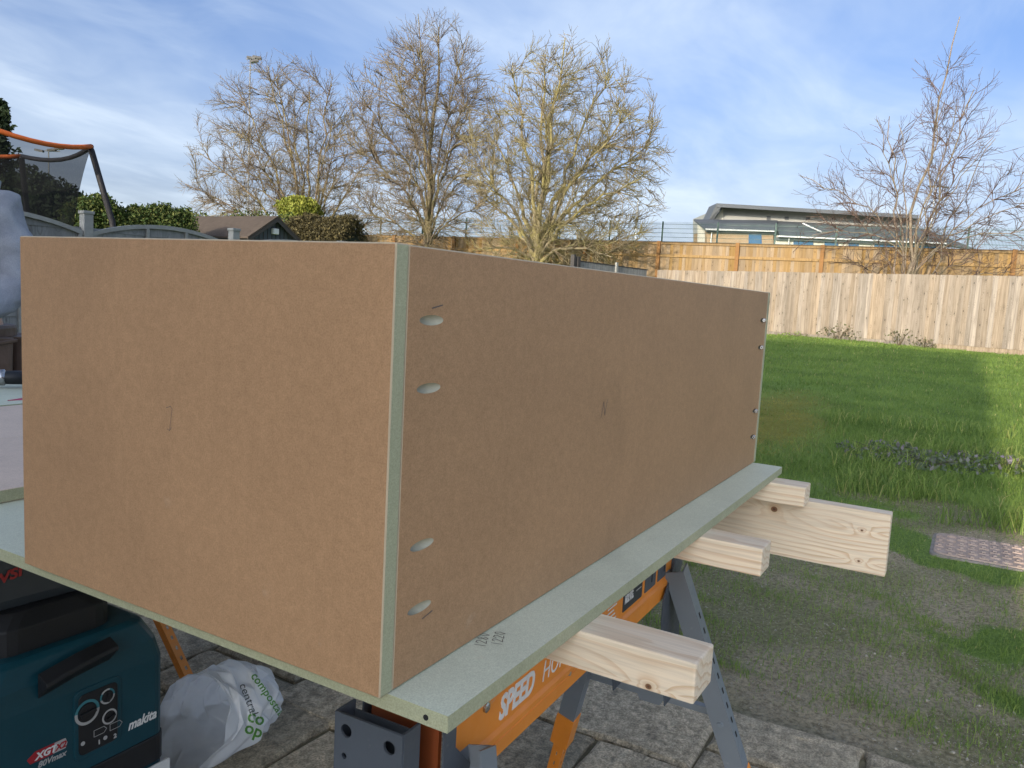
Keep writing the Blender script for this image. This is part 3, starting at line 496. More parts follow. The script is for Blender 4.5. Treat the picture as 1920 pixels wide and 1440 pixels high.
sp_ = onz(14, 751, .022); st = empty('pink_strip', (sp_[0], sp_[1], .0208), 0, 'small pink slotted plastic strip on the back edge of the pink board', 'strip')
me = plate_with_holes([(0, 0), (.16, -.03), (.16, .045), (.12, .05)], [[(.045+.03*k, .002+.004*k), (.062+.03*k, .002+.004*k), (.062+.03*k, .008+.004*k), (.045+.03*k, .008+.004*k)] for k in range(3)], .002, Matrix.Translation((0, 0, .0012))); me.materials.append(PINK); link('slotted_strip', me, st)

# ------------------------------------------------------------------ dust extractor (front face looks along -y)
VY = 1.08
def vp(x, y, d=0.): p = ony(x, y, VY-d); return p
vx1 = vp(311, 1300)[0]; vx0 = vx1-.40
V = empty('dust_extractor', ((vx0+vx1)/2, VY+.2, GZ), 0, 'dark teal cordless dust extractor with round dials, standing under the sheet', 'vacuum cleaner')
VO = Vector(V.location); lc = lambda p: Vector(p)-VO
zs_ = lambda x, y: vp(x, y)[2]
zsh = zs_(262, 1172); zband = zs_(312, 1350); zpan = zs_(205, 1285)
def rr(x0, x1, y0, y1, r, z, n=4): return [(p[0]+(x0+x1)/2-VO.x, p[1]+(y0+y1)/2-VO.y, z-VO.z) for p in rounded(x1-x0, y1-y0, r, n)]
b = MB(); b.loft([rr(vx0, vx1, VY, VY+.40, .028, zband-.10), rr(vx0, vx1, VY, VY+.40, .028, zband+.01), rr(vx0, vx1, VY, VY+.40, .028, zsh-.09), rr(vx0+.008, vx1-.012, VY+.004, VY+.395, .03, zsh-.045), rr(vx0+.03, vx1-.03, VY+.02, VY+.38, .04, zsh-.004), rr(vx0+.045, vx1-.045, VY+.03, VY+.37, .045, zsh+.004)])
b.build('motor_head', TEAL, V, smooth=False, bevel=.002, seg=1)
b = MB(); b.loft([rr(vx0+.005, vx1-.005, VY+.006, VY+.395, .05, GZ+.06), rr(vx0+.002, vx1-.001, VY+.004, VY+.398, .055, zband-.02), rr(vx0-.002, vx1+.002, VY-.003, VY+.403, .056, zband-.018), rr(vx0-.002, vx1+.002, VY-.003, VY+.403, .056, zband-.055)][::1][:2]); b.build('dust_tank', BLACKP, V)
b = MB(); b.loft([rr(vx0-.002, vx1+.0025, VY-.0035, VY+.403, .03, zband-.085), rr(vx0-.002, vx1+.0025, VY-.0035, VY+.403, .03, zband-.022)]); b.build('lower_band', BLACKP, V, bevel=.003)
b = MB(); b.box(lc((vx1-.075, VY-.012, zband-.26)), lc((vx1+.004, VY-.0045, zband-.088))); b.build('tank_clip', WHITEP, V, bevel=.003)
for sx in (vx0+.05, vx1-.05):
    for yy in (VY+.06, VY+.34): b = MB(); b.tube([lc((sx-.012, yy, GZ+.03)), lc((sx+.012, yy, GZ+.03))], .03, 16); b.build('castor', BLACKP, V)
b = MB(); b.loft([rr(vx0+.055, vx1-.085, VY+.05, VY+.36, .05, zsh-.002), rr(vx0+.055, vx1-.085, VY+.05, VY+.36, .05, zsh+.055), rr(vx0+.08, vx1-.12, VY+.07, VY+.34, .05, zsh+.082)]); b.build('battery_lid', BLACKP, V, bevel=.003)
# switch ledge
a0 = lc(vp(70, 1288)); a1 = lc(vp(206, 1206)); 
b = MB(); b.loft([[(x, -.2-.001, z+.016), (x, -.2-.030, z+.004), (x, -.2-.032, z-.004), (x, -.2-.001, z-.035)] for x, z in ((a0.x, a0.z+.01), ((a0.x+a1.x)/2, (a0.z+a1.z)/2+.008), (a1.x, a1.z))]); b.build('switch_bar', BLACKP, V, bevel=.002)
Fv = lambda px, py, d=.0012: frame(lc(vp(px, py))+Vector((0, -d, 0)), (1, 0, 0), (0, 0, 1))
sw = lc(vp(154, 1236)); Ms = frame((sw.x, -.2-.0185, sw.z+.0118), (1, 0, 0), (0, -.9, -.4)) @ Matrix.Scale(-1, 4, (0, 1, 0))
Ms = frame((sw.x, -.2-.017, sw.z+.0125), (1, 0, 0), (0, .93, .38))
arc = [(.013*math.cos(R(a)), .013*math.sin(R(a))) for a in range(120, 421, 20)]; stroke([arc, [(0, .004), (0, .017)]], .003, Ms, GREYINK, V, 'power_symbol')
# control panel
pa, pb, pc, pd = [lc(vp(*q)) for q in ((135, 1315), (205, 1285), (228, 1375), (150, 1420))]
cx, cz = (pa.x+pc.x)/2, (pa.z+pc.z)/2; pw, ph = (pb.x-pa.x)*1.06, (pa.z-pd.z)*1.02
b = MB(); b.prism(rounded(pw*1.22, ph*1.16, .016), -.002, .002, frame((cx, -.2-.0005, cz), (1, 0, 0), (0, 0, 1))); b.build('panel_frame', TEAL, V, bevel=.002)
b = MB(); b.prism(rounded(pw, ph, .012), -.001, .0036, frame((cx, -.2-.0005, cz), (1, 0, 0), (0, 0, 1))); pan = b.build('control_panel', BLACKP, V, bevel=.0008, seg=1)
def dial(px, py, r, knob, seg):
    M = Fv(px, py, .0045); b = MB(); n = 40
    for i0, i1, mi in seg:
        b.mi = mi
        for i in range(i0, i1):
            q0, q1 = 2*math.pi*i/n, 2*math.pi*(i+1)/n
            b.add([tuple(M @ Vector((rr_*math.cos(q), rr_*math.sin(q), z))) for z in (0, .0006) for rr_, q in ((r*.78, q0), (r, q0), (r, q1), (r*.78, q1))], [(4, 5, 6, 7), (1, 2, 6, 5), (0, 4, 7, 3)])
    b.build('dial_ring', [GREYINK, TEALINK], pan); k = MB(); k.prism(circle(r*.70, 24), 0, .003, M); kb = k.build('dial_knob', BLACKP, pan, bevel=.001)
    k = MB(); k.box((-r*.62, -r*.15, .002), (r*.62, r*.15, .008), M @ Matrix.Rotation(knob, 4, 'Z')); k.build('knob_grip', BLACKP, kb, bevel=.001)
dial(161, 1334, .0265, R(5), ((0, 19, 1), (19, 40, 0))); dial(199, 1304, .0165, R(80), ((0, 8, 1), (8, 16, 0), (16, 22, 1), (22, 40, 0))); dial(203, 1342, .0165, R(20), ((0, 40, 0),))
for px, py, tx in ((176, 1386, '1'), (206, 1374, '2')):
    stroke([[(0, 0), (.022, 0), (.028, .007), (.022, .014), (0, .014), (0, 0)]], .0012, Fv(px-2, py-5, .0044), GREYINK, pan, 'battery_symbol'); text('lettering', tx, .013, Fv(px+5, py+9, .0044), GREYINK, pan, bold=.0006)
b = MB(); b.prism(circle(.0045, 14), 0, .0006, Fv(195, 1382, .0044)); b.build('indicator', GREYINK, pan); b = MB(); b.prism(circle(.0045, 14), 0, .0006, Fv(153, 1393, .0044)); b.build('indicator', GREYINK, pan)
mk = lc(vp(252, 1364)); text('lettering', 'makita', .031, frame((mk.x-.016, -.2-.0008, mk.z), (1, 0, 0), (0, 0, 1)), WHITEINK, V, bold=.0008, shear=.3, xs=.84)
xg = lc(vp(60, 1428)); text('lettering', 'XGT', .019, frame((xg.x+.006, -.2-.0012, xg.z), (1, 0, 0), (0, 0, 1)), WHITEINK, V, bold=.0007, shear=.25, xs=1.05)
b = MB(); b.prism([(-.004, -.004), (.060, -.004), (.066, .005), (.062, .018), (.006, .018), (-.010, .007)], -.0003, .0004, frame((xg.x, -.2-.0005, xg.z), (1, 0, 0), (0, 0, 1))); b.build('badge', REDINK, V)
b = MB(); b.prism([(.041, -.0035), (.066, -.0035), (.070, .007), (.066, .0178), (.044, .0178)], .0004, .0009, frame((xg.x, -.2-.0005, xg.z), (1, 0, 0), (0, 0, 1))); b.build('badge', GREYINK, V)
text('lettering', 'X2', .018, frame((xg.x+.045, -.2-.0016, xg.z), (1, 0, 0), (0, 0, 1)), REDINK, V, bold=.0007, shear=.25); text('lettering', '80Vmax', .017, frame((xg.x+.010, -.2-.0012, xg.z-.019), (1, 0, 0), (0, 0, 1)), GREYINK, V, bold=.0004, shear=.25)
# case on top of it
cq = [ony(*q, VY+.07) for q in ((0, 1215), (175, 1135))]
K = empty('plastic_case', (VO.x-.02, VY+.22, zsh+.0825), R(-4), 'dark smoky plastic case with red print on top of the dust extractor', 'case')
b = MB(); b.loft([[(p[0]*s_, p[1]*s_*.9, z) for p in rounded(.33, .29, .03)] for s_, z in ((.96, 0), (1., .02), (1., .10), (.95, .135), (.85, .15))]); b.build('case_body', SMOKE, K, bevel=.003)
b = MB(); b.box((.115, -.137, .03), (.15, -.13, .09)); b.build('clip', SMOKEC, K, bevel=.003)
text('lettering', 'AVSI', .028, frame((-.10, -.1335, .055), (1, 0, .18), (-.1, 0, 1)), REDDIM, K, bold=.001, shear=.2, xs=1.2); text('lettering', 'AFF/ISG', .016, frame((-.14, -.1335, .02), (1, 0, .05), (0, 0, 1)), REDDIM, K, shear=.2)

# ------------------------------------------------------------------ plastic bag
bag = empty('plastic_bag', (.79, 1.185, GZ), 0, 'crumpled white compostable carrier bag lying open on the paving beside the dust extractor', 'bag')
BX = Vector(RGT); BX.z = 0; BX.normalize(); BF = Vector(FWD); BF.z = 0; BF.normalize()
AX = (BF*.80+BX*.60).normalized(); SD = Vector((AX.y, -AX.x, 0)); nu, nv = 20, 11; rb2 = random.Random(12); vv = []
for j in range(nv+1):
    v = j/nv
    for i in range(nu):
        a = 2*math.pi*(i+.5*(j % 2))/nu; k = 1.0 if v < .45 else math.sqrt(max(.0, 1-((v-.45)/.56)**2))
        hw_ = (.118+.022*(1-v)**2)*(.35+.65*k); hv = .103*(.25+.75*k); z = .100+math.sin(a)*hv; y = math.cos(a)*hw_
        ax = -.05+.225*v+(.055*(math.sin(a)) if v < .3 else .0)*(1-v/.3)
        if math.sin(a) < -.3: ax -= .07*(1-v)**2*(-math.sin(a)-.3); z += .02*(1-v)*math.cos(3*a)
        jt = .009+.009*rb2.random() if j else .008
        p = AX*(ax+rb2.uniform(-jt, jt))+SD*(y+rb2.uniform(-jt, jt)*.9); vv.append((p.x, p.y, max(.002+.004*rb2.random(), z+rb2.uniform(-jt, jt)*.9)))
bf = [(j*nu+i, j*nu+(i+1) % nu, (j+1)*nu+(i+1) % nu, (j+1)*nu+i) for j in range(nv) for i in range(nu)]
tri = []
for q in bf: tri += [(q[0], q[1], q[2]), (q[0], q[2], q[3])] if rb2.random() < .5 else [(q[0], q[1], q[3]), (q[1], q[2], q[3])]
bme = bpy.data.meshes.new('film'); bme.from_pydata(vv, [], tri); bme.update()
ca_ = bme.attributes.new('crease_edge', 'FLOAT', 'EDGE'); ca_.data.foreach_set('value', [rb2.choice((0., .35, .6, .85)) for _ in bme.edges])
bo_ = link('film', bme); ssb = bo_.modifiers.new('s', 'SUBSURF'); ssb.levels = 3; ssb.render_levels = 3; bpy.context.view_layer.update()
bme2 = bpy.data.meshes.new_from_object(bo_.evaluated_get(bpy.context.evaluated_depsgraph_get())); bpy.data.objects.remove(bo_); bme2.materials.clear(); bme2.materials.append(BAGM); bme2.polygons.foreach_set('use_smooth', [True]*len(bme2.polygons)); film = link('film', bme2, bag)
vn = np.array([v.co[:] for v in bme2.vertices]); bf = [tuple(p.vertices) for p in bme2.polygons]
bvh = BVHTree.FromPolygons([Vector(p) for p in vn], bf)
def bag_text(body, size, px, py, ang, mat, **k):
    me = text_mesh(body, size, extrude=0, **k); bm = bmesh.new(); bm.from_mesh(me); bmesh.ops.triangulate(bm, faces=bm.faces); bmesh.ops.subdivide_edges(bm, edges=bm.edges, cuts=2, use_grid_fill=True)
    o_ = Vector(bag.location); camv = Vector(CAM)-o_; r0 = Vector(ray(px, py)).normalized(); hit = bvh.ray_cast(camv, r0)
    if hit[0] is None: bm.free(); return
    ex = Vector(RGT)*math.cos(ang)-Vector(DWN)*math.sin(ang)*1.; ey = Vector(RGT)*math.sin(-ang)*-1*0+(-Vector(DWN))*math.cos(ang)-Vector(RGT)*math.sin(ang)*1.
    ex = Vector(RGT)*math.cos(ang)+(-Vector(DWN))*math.sin(ang); ey = -Vector(RGT)*math.sin(ang)+(-Vector(DWN))*math.cos(ang)
    dead = []
    for v in bm.verts:
        q = hit[0]+ex*v.co.x+ey*v.co.y; r = (q-camv).normalized(); hh = bvh.ray_cast(camv, r)
        if hh[0] is None: dead.append(v); continue
        nn = hh[1] if hh[1].dot(r) < 0 else -hh[1]; v.co = hh[0]+nn*.0012
    bmesh.ops.delete(bm, geom=dead, context='VERTS'); bm.to_mesh(me); bm.free(); me.materials.clear(); me.materials.append(mat); link('lettering', me, bag)
bag_text('central', .031, 448, 1285, R(-68), BLKINK); bag_text('co', .044, 462, 1350, R(-20), GREENINK, bold=.0008); bag_text('op', .044, 456, 1372, R(-20), GREENINK, bold=.0008); bag_text('compostable', .030, 470, 1268, R(-55), GREENINK, bold=.0004)

# ------------------------------------------------------------------ inspection cover
mcz = float(gh(4.2, -.6))+.012
mc = empty('inspection_cover', (4.22, -.70, mcz-.03), 0, 'worn reddish inspection cover with raised tread blocks set in the grass', 'cover')
b = MB(); b.prism(rounded(.475, .735, .05), -.03, .024, Matrix.Identity(4)); b.build('frame', COVERF, mc, bevel=.006)
b = MB(); b.prism(rounded(.445, .70, .06), 0, .032, Matrix.Identity(4)); b.build('lid', COVER, mc, bevel=.004)
b = MB()
for i in range(9):
    for j in range(14):
        x = -.195+i*.0487; y = -.325+j*.05
        if abs(x) > .17 and abs(y) > .29: continue
        z1 = .0400+random.uniform(-.003, .001); a, c = ((.019, .008), (.008, .021))[(i+j) % 2]; b.box((x-a, y-c, .031), (x+a, y+c, z1))
o = b.build('tread', COVER, mc); tag(o, kind='stuff')

# ------------------------------------------------------------------ fences
def Mcol(o, x, y): return frame(o, x, y)
pA = np.array([22.9, -1.5]); pB = np.array([26.1, 9.4])
def fence_line(a, b, n_extra_a=0): a = Vector((*a, 0)); b = Vector((*b, 0)); return a, (b-a).normalized(), (b-a).length
# pale closeboard fence across the end of the garden
a, d, ln = fence_line(pA, pB); st_ = a-d*5.0; tot = ln+5.0-.1
cfe = empty('closeboard_fence', (st_.x, st_.y, -.45), math.atan2(d.y, d.x), 'pale weathered fence of upright boards across the end of the lawn', 'fence')
bw = .125; nb_ = int(tot/bw)
variants = []
for k in range(4):
    m_ = MB(); m_.prism([(-.066, .0), (.066, .010), (.066, .018), (-.066, .006)], .14, 1.955, Matrix.Identity(4)); variants.append(m_.mesh('board', CREAM))
for k in range(nb_):
    o = link('board', variants[k % 4], cfe, (k*bw+.06, .03+random.uniform(-.002, .002), random.uniform(-.006, .006))); o.rotation_euler = (random.uniform(-.004, .004), random.uniform(-.004, .004), random.uniform(-.02, .02))
for k in range(int(tot/2.4)+1): MB().box((k*2.4, .012, 0), (min(k*2.4+2.39, tot), .027, .15)).build('gravel_board', CREAM, cfe)
for z in (.35, 1.0, 1.65): MB().box((0, -.05, z), (tot, -.001, z+.07)).build('rail', CREAM, cfe)
# side of the pale fence towards us is local +y or -y : pick by camera side
if (Vector(CAM)-Vector(cfe.location)).dot(cfe.rotation_euler.to_matrix() @ Vector((0, 1, 0))) < 0: cfe.scale = (1, -1, 1)
# tall golden fence on the bank
oA = CAM+(8.24)*np.array([.5043, -.8635, 0])+30.5*np.array([.8665, .4992, 0]); dv = Vector((.92*.5043-.39*.8665, -.92*.8635-.39*.4992, 0)).normalized()
gs = Vector((oA[0], oA[1], 0))-dv*21; gz0 = .25; gtop = CAM[2]+2.39
gfe = empty('golden_fence', (gs.x, gs.y, gz0), math.atan2(dv.y, dv.x), 'tall golden timber fence with posts and rails on the bank behind the trees', 'fence'); glen = 36.; gh_ = gtop-gz0
sg = 1 if (Vector(CAM)-Vector(gfe.location)).dot(gfe.rotation_euler.to_matrix() @ Vector((0, 1, 0))) > 0 else -1
m_ = MB(); m_.prism([(-.066, -.006), (.066, -.014), (.066, -.006), (-.066, .004)], .05, gh_-.04, Matrix.Identity(4)); bmsh = m_.mesh('board', GOLD)
for k in range(int(glen/.125)):
    o = link('board', bmsh, gfe, (k*.125, -.01*sg, random.uniform(-.012, .004))); o.rotation_euler.z = random.uniform(-.03, .03)
for z in (.25, gh_-.58, gh_-.10): MB().box((0, min(0, .05*sg), z), (glen, max(0, .05*sg), z+.10)).build('rail', GOLD, gfe)
MB().box((0, -.05, gh_-.035), (glen, .06, gh_)).build('capping', GOLDP, gfe)
for k in range(13):
    y0, y1 = sorted((-.03*sg, .11*sg)); MB().box((k*3.-.07, y0, 0), (k*3.+.07, y1, gh_+.02)).build('post', GOLDP, gfe, bevel=.006, seg=1)
# arched grey panel fence along the left side
lA = CAM+(-4.66)*np.array([.5036, -.8623, .0535])+8.7*FWD; lfz = -.68
lp0 = at(162, 397, 8.75); lp1 = at(439, 427, 10.35); ld = Vector((lp1[0]-lp0[0], lp1[1]-lp0[1], 0)); sp = ld.length; ld.normalize()
lf = empty('arched_fence', (lp0[0], lp0[1], lfz), math.atan2(ld.y, ld.x), 'weathered grey lap panel fence with arched tops along the left side', 'fence'); ph_ = (lp0[2]+lp1[2])/2-lfz
for k in range(-3, 9):
    x = k*sp; b = MB(); b.box((x-.05, -.05, 0), (x+.05, .05, ph_-.035)); b.build('post', SILVERP, lf); b = MB(); b.box((x-.062, -.062, ph_-.035), (x+.062, .062, ph_)); b.build('post_cap', SILVERP, lf, bevel=.008)
    if k == 8: break
    x0, x1 = x+.055, x+sp-.055; base = ph_-.22; rise = .155; arch = lambda t: base+rise*(1-(2*t-1)**2)
    rows = 11; hb = base/rows
    for r_ in range(rows+1):
        z0 = .02+r_*hb; n = 10
        if r_ < rows: top = [z0+hb+.02]*(n+1)
        else: top = [max(arch(i/n)-.02, z0+.01) for i in range(n+1)]
        b = MB(); b.loft([[(x0+(x1-x0)*i/n, -.006, z0-.01), (x0+(x1-x0)*i/n, .004, z0-.01), (x0+(x1-x0)*i/n, .014, top[i]), (x0+(x1-x0)*i/n, .006, top[i])] for i in range(n+1)]); b.build('lap_board', SILVER, lf)
    b = MB(); n = 16; b.loft([[(x0+(x1-x0)*i/n, -.035, arch(i/n)-.045), (x0+(x1-x0)*i/n, .035, arch(i/n)-.045), (x0+(x1-x0)*i/n, .035, arch(i/n)), (x0+(x1-x0)*i/n, -.035, arch(i/n))] for i in range(n+1)]); b.build('arched_rail', SILVERP, lf)
    for t_ in (0.015, .36, .64, .985): xx = x0+(x1-x0)*t_; b = MB(); b.box((xx-.018, -.034, .02), (xx+.018, -.008, arch(t_)-.045)); b.build('batten', SILVERP, lf)
# low slatted stretch next to the pale fence
q0 = at(1085, 489, 23.4); q1 = at(1214, 511, 27.2); dd = Vector((q1[0]-q0[0], q1[1]-q0[1], 0)); dl = dd.length; dd.normalize(); tf = empty('trellis_fence', (q0[0], q0[1], -.5), math.atan2(dd.y, dd.x), 'low dark slatted fence joining the pale fence behind the box', 'fence'); tz = q0[2]+.5
for k in range(int(dl/.075)): MB().box((k*.075, -.012, .05), (k*.075+.055, .006, tz-.02+.0)).build('slat', SILVER, tf)
for z in (.3, tz-.45): MB().box((0, .007, z), (dl, .04, z+.06)).build('rail', DARKW, tf)
MB().box((-.16, -.08, 0), (-.02, .06, tz+.12)).build('post', DARKW, tf); MB().box((-.36, -.06, 0), (-.26, .06, tz+.16)).build('post', DARKW, tf); MB().box((dl*.5-.06, -.06, 0), (dl*.5+.06, .02-.033, tz+.10)).build('post', SILVERP, tf); MB().box((0, -.02, tz-.02), (dl, .03, tz+.012)).build('capping', DARKW, tf)
# green weld-mesh fence beyond
mA = at(1243, 415, 37.5); mB = at(1569, 431, 34.8); md = Vector((mB[0]-mA[0], mB[1]-mA[1], 0)); bay = md.length/3; md.normalize(); mfz = .4; mh = mA[2]-mfz
mf = empty('mesh_fence', (mA[0], mA[1], mfz), math.atan2(md.y, md.x), 'tall dark green steel mesh fence behind the golden fence', 'fence')
b = MB(); 
for k in range(int(bay/.05)): b.box((k*.05-.005, -.003, .05), (k*.05+.005, .003, mh-.02))
for k in range(int(mh/.2)+1): b.box((0, -.009, .06+k*.2), (bay, -.0035, .076+k*.2)); b.box((0, .0035, .06+k*.2), (bay, .009, .069+k*.2))
pmsh = b.mesh('mesh_panel', GREENPT); pst = MB().box((-.035, -.035, 0), (.035, .035, mh)).mesh('post', GREENPT)
for k in range(-8, 10): link('mesh_panel', pmsh, mf, (k*bay, 0, 0)); link('post', pst, mf, (k*bay, .045, 0))

# ------------------------------------------------------------------ school building
BD = 68.; S_ = empty('school_building', tuple(at(1500, 470, BD)*np.array([1, 1, 0])+np.array([0, 0, .5])), 0, 'low grey roofed school building with blue windows beyond the fences', 'building'); SO = Vector(S_.location)
rt = Vector((RGT[0], RGT[1], 0)).normalized(); fw = Vector((rt.y*-1, rt.x, 0)); fw = Vector((FWD[0], FWD[1], 0)).normalized()
def B3(px, py, back=0.): return Vector(at(px, py, BD+back))-SO
def quadprism(name, pts, thick, mat, parent=S_):
    n = len(pts); b = MB(); b.add([tuple(p) for p in pts]+[tuple(Vector(p)+fw*thick) for p in pts], [tuple(range(n)), tuple(range(2*n-1, n-1, -1))]+[(i, (i+1) % n, n+(i+1) % n, n+i) for i in range(n)]); return b.build(name, mat, parent)
quadprism('wall', [B3(1352, 476, 7), B3(1352, 388, 7), B3(1722, 409, 7), B3(1722, 490, 7)], 12, CLAD)
quadprism('end_wall', [B3(1338, 415, 6.9), B3(1356, 388, 6.9), B3(1356, 415, 6.9)], 4, RENDER)
hr = MB(); hr.loft([[tuple(B3(px, py, bk)) for px, py, bk in ((x, y, 5.2), (x, y+7, 5.2), (x, y+7, 21), (x, y, 21))] for x, y in ((1344, 381), (1722, 403))]); hr.build('roof', ZINC, S_)
b = MB(); b.add([tuple(p) for p in (B3(1329, 413, 6), B3(1344, 381, 5.2), B3(1352, 388, 5.2), B3(1338, 413, 6))]+[tuple(p+fw*3) for p in (B3(1329, 413, 6), B3(1344, 381, 5.2), B3(1352, 388, 5.2), B3(1338, 413, 6))], [(0, 1, 2, 3), (7, 6, 5, 4), (0, 4, 5, 1), (1, 5, 6, 2), (2, 6, 7, 3), (3, 7, 4, 0)]); b.build('verge', ZINC, S_)
lowr = MB(); lowr.add([tuple(p) for p in (B3(1301, 411, 4), B3(1458, 413, 6), B3(1452, 432, 0), B3(1322, 428, 0))]+[tuple(p+Vector((0, 0, -.15))) for p in (B3(1301, 411, 4), B3(1458, 413, 6), B3(1452, 432, 0), B3(1322, 428, 0))], [(0, 1, 2, 3), (7, 6, 5, 4), (0, 4, 5, 1), (1, 5, 6, 2), (2, 6, 7, 3), (3, 7, 4, 0)]); lowr.build('roof', ZINCD, S_)
lowr = MB(); rp = (B3(1452, 414, 6.5), B3(1730, 428, 6.5), B3(1830, 467, 2), B3(1775, 456, .2), B3(1462, 442, .2)); lowr.add([tuple(p) for p in rp]+[tuple(p+Vector((0, 0, -.15))) for p in rp], [(0, 1, 2, 3, 4), (9, 8, 7, 6, 5)]+[(i, 5+i, 5+(i+1) % 5, (i+1) % 5) for i in range(5)]); lowr.build('roof', ZINCD, S_)
quadprism('wall', [B3(1325, 482, .6), B3(1325, 431, .6), B3(1450, 434, .6), B3(1450, 486, .6)], 5, TANB); quadprism('end_wall', [B3(1310, 480, 2.5), B3(1310, 420, 2.5), B3(1327, 429, .7), B3(1327, 482, .7)], .5, RENDER)
quadprism('wall', [B3(1452, 486, .9), B3(1452, 441, .9), B3(1775, 457, .9), B3(1775, 500, .9)], 5, RENDER)
quadprism('gutter', [B3(1323, 431, -.1), B3(1323, 428.5, -.1), B3(1452, 432, -.1), B3(1452, 434.5, -.1)], .25, GUTTER); quadprism('gutter', [B3(1460, 444, .05), B3(1460, 441.5, .05), B3(1775, 455.5, .05), B3(1775, 458, .05)], .25, GUTTER)
quadprism('fascia', [B3(1325, 435, .3), B3(1325, 431, .3), B3(1452, 434.5, .3), B3(1452, 438.5, .3)], .25, ZINC); quadprism('fascia', [B3(1455, 449, .5), B3(1455, 444.5, .5), B3(1775, 458, .5), B3(1775, 463, .5)], .3, ZINC)
for x0, x1 in ((1404, 1428), (1488, 1525), (1546, 1572), (1591, 1610), (1640, 1690), (1710, 1765)):
    yt = 437+(x0-1404)*.045 if x0 < 1450 else 449+(x0-1488)*.045; bk = .55 if x0 < 1450 else .85
    wn = quadprism('window', [B3(x0, yt+30, bk), B3(x0, yt, bk), B3(x1, yt+(x1-x0)*.045, bk), B3(x1, yt+30, bk)], .1, BLUEF)
    k = max(1, int((x1-x0)/14)); ws = (x1-x0)/k
    for i in range(k): quadprism('pane', [B3(x0+i*ws+1.2, yt+29, bk-.04), B3(x0+i*ws+1.2, yt+2, bk-.04), B3(x0+(i+1)*ws-1.2, yt+2.4, bk-.04), B3(x0+(i+1)*ws-1.2, yt+29, bk-.04)], .06, GLASSB, wn)
for x in (1438, 1472, 1512, 1560): quadprism('louvre', [B3(x, 412, 6.9), B3(x, 405+(x-1438)*.03, 6.9), B3(x+7, 405+(x-1438)*.03, 6.9), B3(x+7, 412, 6.9)], .1, ZINC)
for x, y in ((1335, 430), (1480, 443), (1770, 456)): b = MB(); p = B3(x, y, .4); b.tube([tuple(p), tuple(p+Vector((0, 0, -3)))], .05, 8); b.build('downpipe', GUTTER, S_)
for x, y in ((1505, 421),): b = MB(); p = B3(x, y, 3); q = B3(x+35, y+16, 1.5); b.tube([tuple(p+Vector((0, 0, .1))), tuple(q+Vector((0, 0, .1)))], .06, 8); b.build('roof_pipe', GUTTER, S_)

# ------------------------------------------------------------------ floodlights
MASTG = plain('mast_grey', (.20, .205, .21), .6, .1, 8, .05)
def flood(px, ytop, ybase, D, heads, label, s_=1., col=MASTG):
    t_ = at(px, ytop, D); o = empty('floodlight', (t_[0], t_[1], .3), 0, label, 'floodlight', 'floodlight masts'); hgt = t_[2]-.3
    b = MB(); b.tube([(0, 0, 0), (0, 0, hgt*.5), (0, 0, hgt)], [.075*s_, .06*s_, .045*s_], 10); b.build('mast', col, o)
    b = MB(); b.tube([tuple(-rt*.3*s_+Vector((0, 0, hgt))), tuple(rt*.9*s_+Vector((0, 0, hgt)))], .04*s_, 6); b.build('cross_arm', col, o)
    for dx, dz, a_ in heads:
        M = frame(rt*dx*s_+Vector((0, 0, hgt+dz*s_)), rt*math.cos(a_)+Vector((0, 0, math.sin(a_))), fw); b = MB(); b.prism([(-.34*s_, -.2*s_), (.34*s_, -.2*s_), (.26*s_, .2*s_), (-.26*s_, .2*s_)], -.09*s_, .07*s_, M); hd = b.build('lamp_head', plain('lamp_grey', (.06, .06, .062), .6), o, bevel=.02*s_)
        b = MB(); b.prism([(-.3*s_, -.17*s_), (.3*s_, -.17*s_), (.23*s_, .17*s_), (-.23*s_, .17*s_)], -.10*s_, -.092*s_, M); b.build('lens', plain('lamp_glass', (.16, .165, .17), .25), hd)
    return o
flood(469.5, 111, 400, 46, [(.55, .16, R(-8)), (.32, -.12, R(12)), (.1, .1, R(-5))], 'tall thin floodlight mast with two lamps above the bare tree on the left', .75)
flood(91, 283, 400, 70, [(-.7, .0, R(-8)), (.3, .1, R(8)), (.9, .25, R(8))], 'distant floodlight seen through the black trampoline net', 1.1)
flood(1197, 368, 455, 90, [(-.2, 0, 0), (.2, .05, 0)], 'small distant floodlight mast at the edge of the rounded mossy tree', .9, WHITEP); flood(1754, 350, 470, 80, [(-.5, 0, 0), (.4, .05, 0), (1.1, 0, 0)], 'small distant floodlight mast behind the sparse tree on the right', .9, WHITEP)

